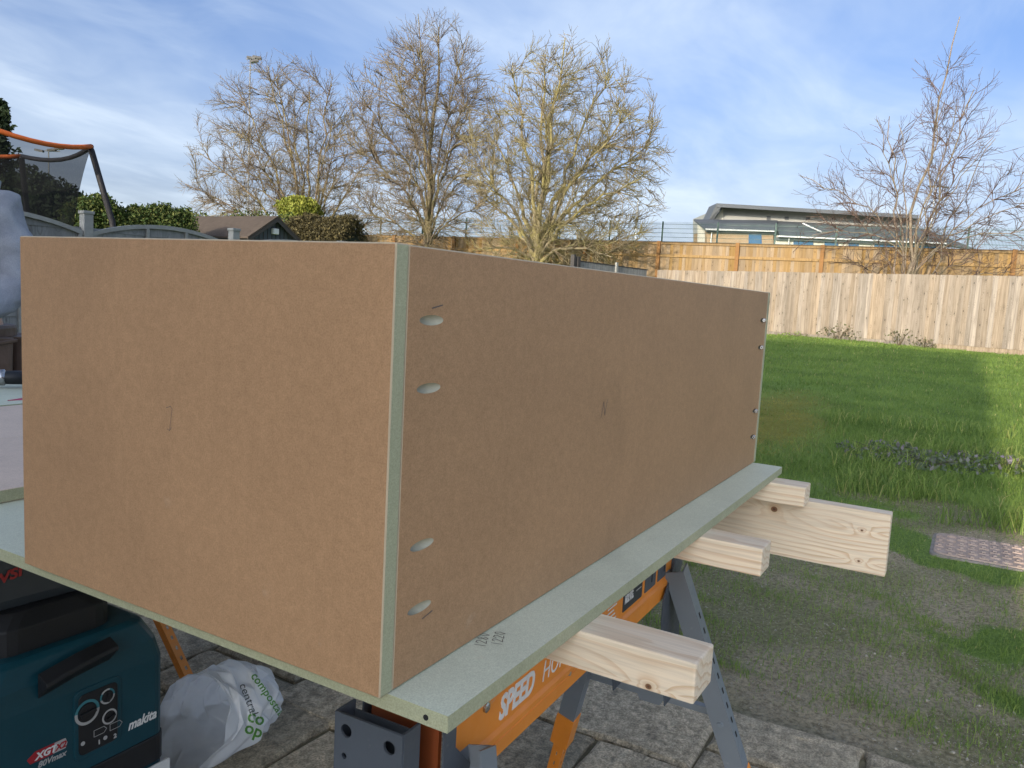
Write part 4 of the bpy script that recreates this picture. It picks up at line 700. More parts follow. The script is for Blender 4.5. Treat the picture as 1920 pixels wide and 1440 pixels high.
# ------------------------------------------------------------------ trees
def unit(a): return a/np.maximum(np.linalg.norm(a, axis=-1, keepdims=True), 1e-9)
def grow(p, d, ln, k, wander, trop, env=None):
    """polylines (n,k,3) starting at p, heading d"""
    n = len(p); P_ = np.zeros((n, k, 3)); P_[:, 0] = p; d = unit(d)
    for i in range(1, k):
        d = unit(d+rng.normal(0, wander, (n, 3))+np.array([0, 0, trop])); P_[:, i] = P_[:, i-1]+d*(ln/(k-1))[:, None]
    return P_
def tubes(P_, r0, r1, sides):
    n, k, _ = P_.shape; T_ = np.zeros_like(P_); T_[:, 1:-1] = P_[:, 2:]-P_[:, :-2]; T_[:, 0] = P_[:, 1]-P_[:, 0]; T_[:, -1] = P_[:, -1]-P_[:, -2]; T_ = unit(T_)
    ref = np.where(np.abs(T_[:, :, 2:3]) > .9, np.array([1., 0, 0]), np.array([0, 0, 1.])); A = unit(np.cross(T_, ref)); B_ = np.cross(T_, A); tt = np.linspace(0, 1, k)[None, :, None]
    rad = (r0[:, None, None]*(1-tt)+r1[:, None, None]*tt); an = np.arange(sides)*2*np.pi/sides
    V_ = P_[:, :, None]+(A[:, :, None]*np.cos(an)[None, None, :, None]+B_[:, :, None]*np.sin(an)[None, None, :, None])*rad[..., None]
    idx = np.arange(n*k*sides).reshape(n, k, sides); a = idx[:, :-1]; c = idx[:, 1:]
    return V_.reshape(-1, 3), np.stack([a, np.roll(a, -1, 2), np.roll(c, -1, 2), c], -1).reshape(-1, 4)
def children(P_, per, tmin, tmax, ang, lens, jit=.35, up=0.):
    n, k, _ = P_.shape; t_ = tmin+(tmax-tmin)*((np.arange(per)[None]+rng.random((n, per)))/per); f = t_*(k-1); i = np.clip(f.astype(int), 0, k-2); fr_ = (f-i)[..., None]; ar = np.arange(n)[:, None]
    S0 = P_[ar, i]*(1-fr_)+P_[ar, i+1]*fr_; D_ = unit(P_[ar, i+1]-P_[ar, i]); rv = rng.normal(0, 1, D_.shape); rv = unit(rv-D_*(rv*D_).sum(-1, keepdims=True)); a = ang*(1+rng.normal(0, jit, t_.shape))
    nd = D_*np.cos(a)[..., None]+rv*np.sin(a)[..., None]; nd[..., 2] += up; ln = lens*(1-.45*(t_-tmin)/(tmax-tmin+1e-6))*(1+rng.normal(0, .22, t_.shape))
    return S0.reshape(-1, 3), unit(nd).reshape(-1, 3), np.maximum(ln.reshape(-1), .05), t_.reshape(-1)
def bez(p0, t0, p1, k, bend, wob):
    """curves from p0 leaving along t0 and ending at p1, (n,k,3)"""
    ln = np.linalg.norm(p1-p0, axis=1, keepdims=True); m = p0+t0*ln*bend; t_ = np.linspace(0, 1, k)[None, :, None]
    P_ = (1-t_)**2*p0[:, None]+2*t_*(1-t_)*m[:, None]+t_**2*p1[:, None]; w_ = rng.normal(0, 1, P_.shape)*wob*ln[:, None]*np.minimum(t_*3, 1); w_[:, 0] = 0; return P_+w_
def samples(P_, t0=.15):
    k = P_.shape[1]; i0 = max(1, int(k*t0)); S_ = P_[:, i0:-1]; T_ = unit(P_[:, i0+1:]-P_[:, i0-1:-2]); return S_.reshape(-1, 3), T_.reshape(-1, 3)
def attach(targets, S_, T_, base, ch=600):
    """for every target the best place to branch off: near, lower down and in line with the parent"""
    bi = []; ds = np.linalg.norm(S_-base, axis=1)
    for q in range(0, len(targets), ch):
        tg = targets[q:q+ch]; v = tg[:, None]-S_[None]; d = np.linalg.norm(v, axis=2); ca = (v*T_[None]).sum(2)/np.maximum(d, 1e-6); dt = np.linalg.norm(tg-base, axis=1)[:, None]
        cost = d*(1.75-1.0*ca)+np.where(ds[None] > dt-.12*d, 3., 0.)+np.where(d < .12, 2., 0.); bi.append(cost.argmin(1))
    i = np.concatenate(bi); return S_[i], T_[i]
def make_tree(name, base, label, group, prim, tgt, counts, radii, bark, twig, fork, trunk=None, twigs=(6, .42, .55), up=.10):
    """prim: end points of the main limbs; tgt(n): n points spread through the crown; counts: second and third order branches"""
    o = empty(name, tuple(base), 0, label, 'tree', group)
    if trunk: MB().tube(*trunk, n=12).build('trunk', bark, o, smooth=True)
    p0 = np.array([f[0] for f in prim], float); p1 = np.array([f[1] for f in prim], float); r0 = np.array([f[2] for f in prim], float)
    t0 = unit(unit(p1-p0)*.6+np.array([0, 0, .75])); A1 = bez(p0, t0, p1, 13, .42, .010); v, f = tubes(A1, r0, r0*.1+.007, 8)
    link('limb' if trunk else 'trunk', np_mesh('limb', v, [f], bark, True), o)
    V_, F_, off_ = [], [], 0; fk = np.array(fork)
    def put(P_, ra, rb, sides):
        nonlocal off_
        v, f = tubes(P_, ra, rb, sides); V_.append(v); F_.append(f+off_); off_ += len(v)
    S1, T1 = samples(A1, .18); g2 = tgt(counts[0]); q0, qt = attach(g2, S1, T1, fk); A2 = bez(q0, unit(qt+unit(g2-q0)*.6), g2, 8, .32, .016); l2 = np.linalg.norm(g2-q0, axis=1); put(A2, np.clip(.008+.0085*l2, .009, radii[0]), np.full(len(l2), .006), 4)
    S2, T2 = samples(A2, .1); g3 = tgt(counts[1]); q0, qt = attach(g3, np.concatenate([S1, S2]), np.concatenate([T1, T2]), fk); A3 = bez(q0, unit(qt+unit(g3-q0)), g3, 6, .28, .022); l3 = np.linalg.norm(g3-q0, axis=1); put(A3, np.clip(.0075+.0055*l3, .0085, radii[1])*radii[2]/.008, np.full(len(l3), .0075*radii[2]/.008), 3)
    S0, D_, l_, t_ = children(A3, twigs[0], .25, 1., twigs[2], twigs[1], .3, up); P_ = grow(S0, D_, l_, 3, .12, up); put(P_, np.full(len(l_), radii[2]), np.full(len(l_), radii[2]*.75), 3)
    S0, D_, l_, t_ = children(A2, 5, .4, 1., twigs[2], twigs[1]*1.3, .3, up); P_ = grow(S0, D_, l_, 3, .12, up); put(P_, np.full(len(l_), radii[2]*1.05), np.full(len(l_), radii[2]*.75), 3)
    link('crown', np_mesh('crown', np.concatenate(V_), [np.concatenate(F_)], twig, True), o); return o
def dome(c, ax, zmin, pw=.42, lump=.12, seed=0):
    c = np.array(c, float); ax = np.array(ax, float)
    def f(n):
        d = unit(rng.normal(0, 1, (n*4, 3))); az = np.arctan2(d[:, 1], d[:, 0]); r_ = rng.random(n*4)**pw*(1-lump+2*lump*fnoise(az*2.2+9+seed, d[:, 2]*4+5, 1., seed, 3)); p = c+d*ax*r_[:, None]; p = p[p[:, 2] > zmin]; return p[:n]
    return f
def fan(n, c, ax, zmin, start, r0, seed, lo=.86, hi=1.0, spread=.12, drop=.5):
    q = np.random.default_rng(seed); c = np.array(c, float); ax = np.array(ax, float); out_ = []; k = 0; i = 0
    while len(out_) < n and i < 4000:
        i += 1; z = 1-2*((i*.7548776662) % 1); a = 2*math.pi*((i*.5698402910) % 1); d = np.array([math.cos(a)*math.sqrt(1-z*z), math.sin(a)*math.sqrt(1-z*z), z]); e = c+d*ax*q.uniform(lo, hi)
        if e[2] < zmin: continue
        h = unit(np.array([d[0], d[1], 0])+1e-6); low = np.clip(1-(e[2]-zmin)/(2*ax[2]), 0, 1); st = np.array(start)+h*spread*low+np.array([0, 0, -drop*low]); out_.append((st, e, r0*(1.05-.45*low)*q.uniform(.8, 1.1)))
    return out_
GRP = 'bare winter trees behind the garden'
RR = Vector((RGT[0], RGT[1], 0)).normalized(); FF = Vector((FWD[0], FWD[1], 0)).normalized()
def lat(l, f_=0., z=0.): v = RR*l+FF*f_; return np.array([v.x, v.y, z])
# wide fan shaped tree on the left
base = np.array([*at(575, 470, 36)[:2], .3]); topz = at(585, 112, 36)[2]-.3; c = lat(-.95, 0, topz*.42); ax = (4.4, 4.4, topz*.57)
make_tree('bare_tree', base, 'wide fan shaped bare tree on the left, rising from behind the hedge and shed', GRP, fan(24, c, ax, 1.2, (0, 0, 1.0), .085, 1, .84, 1., .4, .5), dome(c, ax, 1.0, .40, .10, 1), (480, 3800), (.034, .018, .0063), BARK1, TWIG, (0, 0, .8), ([(0, 0, -.1), (0, 0, .5), (.02, 0, 1.1)], [.42, .36, .3]), (3, .38, .66), .10)
# middle tree with a leader
base = np.array([*at(800, 520, 33)[:2], .3]); topz = at(800, 50, 33)[2]-.3; c = lat(-.35, 0, topz*.55); ax = (3.55, 3.55, topz*.455)
pr2 = [(np.array([0, 0, 1.2]), lat(.05, 0, topz*.97), .15)]
for st, e, r_ in fan(17, c, ax, 1.9, (0, 0, 1.2), .075, 5, .84, 1., .05, .2): st[2] = 1.0+(e[2]/topz)*2.6*random.uniform(.7, 1.2); pr2.append((st, e, r_))
make_tree('bare_tree', base, 'tallest bare tree in the middle with one straight leading stem', GRP, pr2, dome(c, ax, 1.7, .42, .16, 2), (420, 3300), (.034, .018, .0063), BARK2, TWIG, (0, 0, 1.0), ([(0, 0, -.1), (0, 0, .5), (0, 0, 1.4)], [.26, .21, .155]), (3, .38, .7), .10)
# rounded mossy tree
base = np.array([*at(1003, 540, 30)[:2], .1]); topz = at(1060, 88, 30)[2]-.1; c = lat(.80, 0, topz*.50); ax = (4.0, 4.0, topz*.50)
make_tree('bare_tree', base, 'rounded bare tree with mossy yellow green limbs, right of the tallest one', GRP, fan(20, c, ax, 1.0, (0, 0, 1.95), .115, 3, .84, 1., .2, .55), dome(c, ax, .8, .40, .10, 3), (480, 3800), (.038, .020, .0068), BARK3, TWIG3, (0, 0, 1.6), ([(0, 0, -.1), (.0, 0, .4), (-.03, 0, 1.1), (0, 0, 1.9)], [.34, .27, .235, .2]), (3, .34, .66), .16)
# sparse tree on the right
base = np.array([*at(1695, 560, 25)[:2], -.1]); topz = at(1762, 38, 25)[2]+.1; c = lat(.45, 0, 3.5); ax = (4.1, 4.1, 3.3)
pr4 = [(lat(-.14), lat(.75, .1, topz*.985), .066), (lat(.2), lat(1.5, .2, 7.4), .055), (lat(-.2), lat(-.9, .2, 6.6), .038), (lat(.1, .1), lat(.3, -.6, 6.9), .038), (lat(.3), lat(2.5, .1, 6.2), .034)]
for st, e, r_ in fan(20, c, ax, 1.2, (0, 0, .6), .028, 8, .8, 1.05, .25, .1): st[2] = random.uniform(.3, 2.6); pr4.append((st, e, r_))
tg0 = dome(c, ax, 1.0, .5, .25, 7); up_ = dome(lat(.7, 0, 6.6), (1.5, 1.5, 2.6), 4.5, .6, .2, 9)
make_tree('sparse_tree', base, 'sparse slender several stemmed bare tree on the right, in front of the school', GRP, pr4, lambda n: np.concatenate([tg0(int(n*.86)), up_(n-int(n*.86))]), (150, 720), (.018, .010, .0056), BARK4, TWIGD, (0, 0, .6), None, (3, .42, .6), .06)

# ------------------------------------------------------------------ hedges, conifers, shrubs
def leaves(name, pts, size, mat, parent, jit=.5, asp=2.2, updir=.2):
    n = len(pts); d1 = unit(rng.normal(0, 1, (n, 3))+np.array([0, 0, updir])); d2 = unit(np.cross(d1, rng.normal(0, 1, (n, 3)))); s = size*(1+rng.uniform(-jit, jit, n))[:, None]
    v = np.stack([pts-d1*s*.5, pts+d2*s*.5/asp, pts+d1*s*.5, pts-d2*s*.5/asp], 1).reshape(-1, 3); f = np.arange(4*n).reshape(n, 4); me = np_mesh(name, v, [f], mat)
    a = me.attributes.new('rnd', 'FLOAT', 'POINT'); z = np.repeat(np.clip(rng.random(n)*.75+.25*(pts[:, 2]-pts[:, 2].min())/(np.ptp(pts[:, 2])+.01), 0, 1), 4); a.data.foreach_set('value', z.astype(np.float32)); return link(name, me, parent)  # colour value is part random, part height: upper leaves come out lighter
def hedge(name, p0, p1, zb, z0, z1, thick, n, mat, label, lump=.35, size=.16, cat='hedge'):
    p0 = np.array(p0, float); p1 = np.array(p1, float); o = empty(name, (p0[0], p0[1], zb), 0, label, cat); d = (p1-p0); ln = np.linalg.norm(d[:2]); t_ = rng.random(n); dd_ = d[:2]/ln; nn = np.array([-dd_[1], dd_[0]])
    hh = (z0+(z1-z0)*t_)-zb; a = rng.uniform(0, np.pi, n); rr_ = 1-np.abs(rng.normal(0, .16, n)); lum = 1+(fnoise(t_*ln, a*1.3, .8, 21)-.5)*lump*2
    w_ = np.cos(a)*thick*rr_*lum; zz_ = np.where(np.sin(a)**.5 > 0, (np.sin(a)**.45)*hh*rr_*(1+(fnoise(t_*ln, t_*0, 1.1, 4)-.5)*lump), 0)
    pts = np.stack([dd_[0]*t_*ln+nn[0]*w_, dd_[1]*t_*ln+nn[1]*w_, zz_], 1)+rng.normal(0, .04, (n, 3)); leaves('foliage', pts, size, mat, o)
    core = MB(); k = 24; core.loft([[(dd_[0]*ln*i/k+nn[0]*thick*.72*x_, dd_[1]*ln*i/k+nn[1]*thick*.72*x_, z_*((z0+(z1-z0)*i/k)-zb)*(.84+.06*math.sin(i*2.3))) for x_, z_ in ((-1, 0), (-.9, .8), (-.4, .95), (.4, .95), (.9, .8), (1, 0))] for i in range(k+1)]); core.build('branches', plain('hedge_shade', (.012, .018, .008), .95, .2, 8, .3), o); return o  # solid dark filling, its colour stands for the shade inside the hedge
def at_h(px, py, D): p = at(px, py, D); return (p[0], p[1]), p[2]
(a0, z0), (a1, z1) = at_h(120, 362, 19), at_h(355, 395, 21); hedge('conifer_hedge', a0, a1, -.3, z0, z1-.1, 0.8, 45000, HEDGE, 'sunlit green conifer hedge behind the trampoline leg and grey fence', .38, .085)
(a0, z0), (a1, z1) = at_h(330, 402, 27), at_h(560, 403, 27); hedge('low_hedge', a0, a1, -.3, z0, z1, .6, 8000, HEDGE, 'low strip of hedge showing just above the shed ridge', .3, .1)
(a0, z0), (a1, z1) = at_h(545, 404, 27), at_h(668, 408, 26); hedge('clipped_hedge', a0, a1, -.3, z0, z1, .9, 40000, HEDGEB, 'clipped brownish hedge to the right of the shed gable', .18, .085)
(a0, z0), (a1, z1) = at_h(-260, 300, 24), at_h(150, 352, 22); hedge('dark_hedge', a0, a1, -.3, z0, z1, 1.0, 30000, HEDGED, 'dark tall hedge seen through the trampoline net', .45, .15)
pc = at(-8, 330, 30); ct = empty('conifer_tree', (pc[0], pc[1], -.2), 0, 'dark evergreen tree at the left edge above the trampoline', 'tree'); n = 7000; hz_ = at(0, 190, 30)[2]+.2; t_ = rng.random(n)**.7; a = rng.uniform(0, 6.283, n); r_ = (1.0-.75*t_)*np.clip(-.3+2.3*fnoise(a*1.5, t_*14, 1., 6, 3), .1, 2)*np.sqrt(rng.random(n))*1.3
pts = np.stack([np.cos(a)*r_, np.sin(a)*r_, .4+t_*(hz_-.4)], 1); leaves('crown', pts, .2, HEDGED, ct); MB().tube([(0, 0, 0), (0, 0, hz_*.9)], [.14, .02], 8).build('trunk', BARK2, ct)
ps = at(560, 385, 33); n = 5000; lb = empty('lime_shrub', (ps[0], ps[1], .0), 0, 'yellow green shrub at the foot of the fan shaped bare tree', 'shrub'); zt_ = ps[2]; q_ = rng.normal(0, 1, (n, 3)); q_ = unit(q_)*(rng.random((n, 1))**.4); q_[:, 0] *= .95; q_[:, 1] *= .95; pts = q_*np.array([1., 1., .55])*(1+.5*(fnoise(q_[:, 0]*3+5, q_[:, 1]*3+q_[:, 2], 1, 2)[:, None]-.5)); pts[:, 2] += zt_-.15; leaves('foliage', pts, .13, LIME, lb, updir=1.5)
MB().tube([(0, 0, 0), (.05, 0, zt_*.9)], [.06, .03], 6).build('stem', BARK1, lb)
def plant(name, loc, n, rx, ry, hgt, mat, label, size=.04, cat='plant', group=None, stems=8):
    o = empty(name, loc, 0, label, cat, group); a = rng.uniform(0, 6.28, n); r_ = np.sqrt(rng.random(n)); pts = np.stack([np.cos(a)*r_*rx, np.sin(a)*r_*ry, hgt*(rng.random(n)**.6)*(1-.5*r_)*(.6+.8*fnoise(np.cos(a)*r_*rx, np.sin(a)*r_*ry, 5, 3))], 1); leaves('foliage', pts, size, mat, o, asp=1.6, updir=.8)
    b = MB()
    for k in range(stems): a_ = 6.28*k/stems+random.random(); b.tube([(0, 0, -.02), (math.cos(a_)*rx*.3, math.sin(a_)*ry*.3, hgt*.5), (math.cos(a_)*rx*.7, math.sin(a_)*ry*.7, hgt*.8)], [size*.09, size*.07, size*.03], 5)
    b.build('stem', BRAMBLEST, o); return o
BRAMBLEST = plain('plant_stem', (.09, .07, .04), .8, .2, 20, .2)
for k, (px, py, rx, lab) in enumerate(((1665, 842, .36, 'dark purplish dead nettle patch in the grass, nearest the joist end'), (1745, 858, .33, 'dark purplish dead nettle patch in the grass, middle one'), (1855, 862, .36, 'dark purplish dead nettle patch in the grass, by the right edge'))):
    p = onz(px, py, -.70); plant('dead_nettle', (p[0], p[1], float(gh(p[0], p[1]))), 300, .34, rx*1.1, .13, NETTLE, lab, .036)
for k, (px, py, rx, hg, lab, D, mt) in enumerate(((1570, 644, .6, .55, 'reddish bramble growing at the foot of the pale fence', 22.6, BRAMBLE), (1685, 655, .4, .6, 'thin weed stems against the pale fence, middle clump', 21.3, BRAMBLE), (1732, 660, .3, .32, 'small leafy weed at the foot of the pale fence, right clump', 21.0, BRAMBLE), (1490, 636, .5, .22, 'low green weeds along the left foot of the pale fence', 23.4, GRASSM))):
    p = at(px, py, D); plant('fence_weed', (p[0], p[1], -.46), (130, 60, 70, 110)[k], .25, rx, hg, mt, lab, .065, stems=14)

# ------------------------------------------------------------------ shed and trampoline next door
sg_ = at(521, 405, 22); shed = empty('shed', (sg_[0], sg_[1], -.35), 0, 'small shed with brown felt roof and blue grey gable beyond the fence', 'shed'); rz_ = sg_[2]+.35; ez = rz_-.62
MB().loft([[(x, y, z) for x, z in ((-.88, 0), (-.88, ez+.05), (0, rz_-.06), (.88, ez+.05), (.88, 0))] for y in (.18, 3.5)]).build('wall', SHEDW, shed)
for s_ in (-1, 1): MB().loft([[(0, y, rz_), (s_*1.03, y, ez-.03), (s_*1.03, y, ez-.08), (0, y, rz_-.05)] for y in (0, 3.65)]).build('roof', FELT, shed)
for s_ in (-1, 1): MB().loft([[(0, y, rz_-.055), (s_*1.02, y, ez-.085), (s_*1.02, y, ez-.18), (0, y, rz_-.16)] for y in (.0, .03)]).build('bargeboard', DARKW, shed)
for k in range(11): x = -.8+k*.15; MB().box((x, .165, 0), (x+.012, .179, ez+.1+max(0, (.9-abs(x))*.45))).build('batten', DARKW, shed)
MB().box((-.08, .06, ez+.12), (.12, .17, ez+.28)).build('gable_lamp', GUTTER, shed, bevel=.02)
TC = at(-14, 500, 12.2); tr = empty('trampoline', (TC[0], TC[1], -.55), 0, 'trampoline with black safety net and orange top rim beyond the grey fence', 'trampoline'); TR = 1.52; TZ = 2.25+.55; MZ = .9
ang0 = math.atan2((RGT[1]), (RGT[0])); NP = 5
pol = [ang0+R(q_) for q_ in (0, 106, 180, 245, 300)]
for k, a_ in enumerate(pol):
    c_, s_ = math.cos(a_), math.sin(a_); MB().tube([(c_*(TR+.38), s_*(TR+.38), 0), (c_*(TR+.40), s_*(TR+.40), .9), (c_*(TR+.31), s_*(TR+.31), 1.7), (c_*TR, s_*TR, TZ-.06), (c_*(TR-.02), s_*(TR-.02), TZ)], [.035, .035, .045, .045, .035], 10).build('pole', BLACKF, tr, smooth=True)
    a2 = pol[(k+1) % NP]; n = 8; pts = []
    for i in range(n+1): t_ = i/n; x_ = (math.cos(a_)*(1-t_)+math.cos(a2)*t_)*TR; y_ = (math.sin(a_)*(1-t_)+math.sin(a2)*t_)*TR; rr2 = 1+.10*math.sin(math.pi*t_); pts.append((x_*rr2, y_*rr2, TZ-.11*math.sin(math.pi*t_)))
    MB().tube(pts, .036, 8).build('top_rim', ORANGEF if k in (1, 2, 3, 4) else BLACKF, tr, smooth=True)
nU, nV = 72, 14; V_ = []; 
for j in range(nV+1):
    v_ = j/nV
    for i in range(nU):
        u_ = i/nU*NP; k = int(u_) % NP; t_ = u_-int(u_); a_, a2 = pol[k], pol[(k+1) % NP]; x_ = (math.cos(a_)*(1-t_)+math.cos(a2)*t_)*TR*(1+.10*math.sin(math.pi*t_)); y_ = (math.sin(a_)*(1-t_)+math.sin(a2)*t_)*TR*(1+.10*math.sin(math.pi*t_)); z_ = MZ+(TZ-.11*math.sin(math.pi*t_)-MZ)*v_; f_ = .80+.20*v_**2.2; V_.append((x_*f_*(1+.008*math.sin(i*2.1)), y_*f_*(1+.008*math.sin(i*2.1)), z_))
b = MB(); b.add(V_, [(j*nU+i, j*nU+(i+1) % nU, (j+1)*nU+(i+1) % nU, (j+1)*nU+i) for j in range(nV) for i in range(nU)]); b.build('safety_net', NETB, tr, smooth=True)
MB().tube([(math.cos(2*math.pi*i/32)*TR*.98, math.sin(2*math.pi*i/32)*TR*.98, .85) for i in range(33)], .04, 8).build('frame_ring', GALV, tr); MB().prism([(math.cos(2*math.pi*i/32)*TR*.9, math.sin(2*math.pi*i/32)*TR*.9) for i in range(32)], .84, .85, Matrix.Identity(4)).build('mat', BLACKF, tr)

# ------------------------------------------------------------------ person at the left edge
def skin(name, V, E, rad, mat, parent, sub=2):
    me = bpy.data.meshes.new(name); me.from_pydata(V, E, []); o = link(name, me); sm = o.modifiers.new('s', 'SKIN'); sm.use_smooth_shade = True
    for i, r_ in enumerate(rad): me.skin_vertices[0].data[i].radius = r_ if isinstance(r_, tuple) else (r_, r_)
    me.skin_vertices[0].data[0].use_root = True; ss = o.modifiers.new('d', 'SUBSURF'); ss.levels = sub; ss.render_levels = sub; bpy.context.view_layer.update()
    nm_ = bpy.data.meshes.new_from_object(o.evaluated_get(bpy.context.evaluated_depsgraph_get())); bpy.data.objects.remove(o); nm_.materials.clear(); nm_.materials.append(mat); nm_.polygons.foreach_set('use_smooth', [True]*len(nm_.polygons)); return link(name, nm_, parent)
pp = at(-88, 440, 3.05); per = empty('person', (pp[0], pp[1], GZ), R(120), 'person in a pale blue top and leather tool belt at the left edge', 'person')
# local frame: x to the person's left/right, y forwards
Vb = [(0, 0, .95), (0, 0, 1.15), (0, .0, 1.36), (0, -.01, 1.50), (0, .01, 1.58), (0, .02, 1.68), (0, .03, 1.78)]; Eb = [(0, 1), (1, 2), (2, 3), (3, 4), (4, 5), (5, 6)]; rb_ = [(.15, .11), (.14, .10), (.17, .11), (.09, .08), (.055, .06), (.078, .098), (.06, .075)]
def addc(V, E, rad, start, pts, rs):
    prev_ = start
    for p, r_ in zip(pts, rs): V.append(p); rad.append(r_); E.append((prev_, len(V)-1)); prev_ = len(V)-1
    return prev_
for s_ in (-1, 1):
    wv = addc(Vb, Eb, rb_, 2, [(s_*.19, 0, 1.43), (s_*.245, .02, 1.16), (s_*.20, .25, 1.02), (s_*.19, .32, 1.0)], [.06, .045, .034, (.034, .02)])
    for k in range(4): addc(Vb, Eb, rb_, wv, [(s_*.19+(k-1.5)*.021, .37, 1.0), (s_*.19+(k-1.5)*.022, .41-.006*abs(k-1.2), .985), (s_*.19+(k-1.5)*.022, .43-.008*abs(k-1.2), .965)], [.009, .0085, .007])
    addc(Vb, Eb, rb_, wv, [(s_*.19-s_*.04, .34, 1.0), (s_*.19-s_*.052, .375, .99)], [.011, .009])
    addc(Vb, Eb, rb_, 0, [(s_*.10, 0, .86), (s_*.11, .02, .50), (s_*.11, -.01, .12), (s_*.11, .0, .05), (s_*.115, .14, .035)], [.10, .065, .045, .045, .035])
skin('body', Vb, Eb, rb_, SKIN, per)
Vj = [(0, 0, 1.0), (0, -.01, 1.15), (0, -.01, 1.36), (0, -.02, 1.50)]; Ej = [(0, 1), (1, 2), (2, 3)]; rj = [(.20, .15), (.195, .14), (.215, .145), (.12, .11)]
for s_ in (-1, 1): addc(Vj, Ej, rj, 2, [(s_*.195, 0, 1.44), (s_*.265, .02, 1.15), (s_*.215, .23, 1.025)], [.088, .072, .055])
jk = skin('jacket', Vj, Ej, rj, JACKET, per, 3)
vz = np.array([v.co[:] for v in jk.data.vertices]); dn_ = (fnoise(vz[:, 0]*3+vz[:, 1]*3, vz[:, 2]*9, 2.4, 3)-.5)*.035; 
rg = 1-np.abs(fnoise(vz[:, 0]*2+vz[:, 1]*2.6+vz[:, 2]*1.2, vz[:, 2]*5.5-vz[:, 0]*2, 2.6, 13, 2)-.5)*5; nr_ = np.array([v.normal[:] for v in jk.data.vertices])
for v, q, g_, nn in zip(jk.data.vertices, dn_, rg, nr_): v.co.x *= 1+q*1.2; v.co.y *= 1+q*1.2; v.co += Vector(nn)*float(np.clip(g_, -.6, 1))*.007
b = MB(); b.tube([(math.cos(2*math.pi*i/16)*.115, -.03+math.sin(2*math.pi*i/16)*.10, 1.545+.012*math.sin(2*math.pi*i/16)) for i in range(17)], .034, 8); b.build('hood', JACKET, per, smooth=True)
Vt = [(0, 0, .97), (0, 0, .90)]; Et = [(0, 1)]; rt_ = [(.165, .125), (.165, .125)]
for s_ in (-1, 1): addc(Vt, Et, rt_, 1, [(s_*.10, 0, .80), (s_*.11, .02, .48), (s_*.11, -.01, .10)], [.108, .082, .07])
skin('trousers', Vt, Et, rt_, TROUSER, per)
for s_ in (-1, 1): b = MB(); b.loft([[(s_*.112+p[0]*k, .05+p[1]*k, z) for p in rounded(.10, .28, .045)] for k, z in ((1, 0), (1.02, .03), (.95, .06), (.7, .10), (.62, .13))]); b.build('boot', LEATHER, per, bevel=.004)
b = MB(); b.loft([[(p[0]*k, p[1]*k, z) for p in rounded(.40, .31, .14, 6)] for k, z in ((1, .93), (1.02, .94), (1.02, .985), (1, .995))]); belt = b.build('tool_belt', LEATHER, per)
for a_ in (20, 60, 150, 200, 245, 290, 335):
    c_, s_ = math.cos(R(a_)), math.sin(R(a_)); M = frame((c_*.215, s_*.17, .955), (-s_, c_, 0), (0, 0, 1)); b = MB(); b.loft([[tuple(M @ Vector((p[0]*k, z, p[1]*k+.02))) for p in rounded(.13, .075, .03)] for k, z in ((.55, -.25), (.9, -.235), (1., -.12), (1.05, -.02), (1.1, .0))]); pc_ = b.build('tool_pouch', LEATHER, per, bevel=.004)
    b = MB(); b.tube([tuple(M @ Vector((-.07, -.01, .055))), tuple(M @ Vector((0, -.018, .068))), tuple(M @ Vector((.07, -.01, .055)))], .008, 6); b.build('pouch_rim', LEATHER, pc_)
hd = (0, .03, 1.70)
b = MB(); b.loft([[(hd[0]+math.cos(t_)*r_*.83, hd[1]-.012+math.sin(t_)*r_, hd[2]+z) for t_ in [2*math.pi*i/16 for i in range(16)]] for r_, z in ((.098, .02), (.107, .05), (.102, .09), (.075, .125), (.02, .145))]); b.build('hair', HAIR, per, smooth=True)
for s_ in (-1, 1): b = MB(); b.tube([(s_*.078, .03, 1.66), (s_*.088, .022, 1.68), (s_*.086, .02, 1.71)], [.008, .014, .010], 8); b.build('ear', SKIN, per, smooth=True); b = MB(); b.tube([(s_*.032, .116, 1.695), (s_*.032, .122, 1.695)], [.012, .006], 8); b.build('eye', WHITEP, per)
b = MB(); b.tube([(0, .115, 1.70), (0, .14, 1.665), (0, .122, 1.655)], [.008, .014, .008], 8); b.build('nose', SKIN, per, smooth=True); b = MB(); b.tube([(-.025, .115, 1.628), (0, .122, 1.627), (.025, .115, 1.628)], .005, 6); b.build('mouth', LEATHER, per)

# ------------------------------------------------------------------ grass and gravel
def blades(name, x, y, ln, wd, lean, mat, label, cat='grass', rv=None):
    n = len(x); z = gh(x, y); a = rng.uniform(0, 2*np.pi, n); fa_ = rng.uniform(0, 2*np.pi, n); sx, sy = np.cos(fa_)*wd*.5, np.sin(fa_)*wd*.5; lx, ly = np.cos(a)*lean*ln, np.sin(a)*lean*ln; hz1 = ln*np.sqrt(np.clip(1-(lean*.45)**2, .1, 1)); z = z-.006; o_ = np.zeros(n)
    p = lambda px, py, pz: np.stack([px, py, pz], 1)
    v = np.stack([p(x-sx, y-sy, z), p(x+sx, y+sy, z), p(x+sx*.75+lx*.28, y+sy*.75+ly*.28, z+hz1*.58), p(x-sx*.75+lx*.28, y-sy*.75+ly*.28, z+hz1*.58), p(x+lx, y+ly, z+hz1*np.clip(1.0-lean*.35, .2, 1))], 1).reshape(-1, 3)
    i = np.arange(n)[:, None]*5; me = np_mesh(name, v, [i+np.array([[0, 1, 2, 3]]), i+np.array([[3, 2, 4]])], mat); at_ = me.attributes.new('rnd', 'FLOAT', 'POINT'); r_ = np.repeat(rng.random(n) if rv is None else rv, 5); at_.data.foreach_set('value', r_.astype(np.float32)); return tag(link(name, me), label, cat, kind='stuff')
Fh = np.array([.8665, .4992]); Rh = np.array([.5043, -.8635]) 
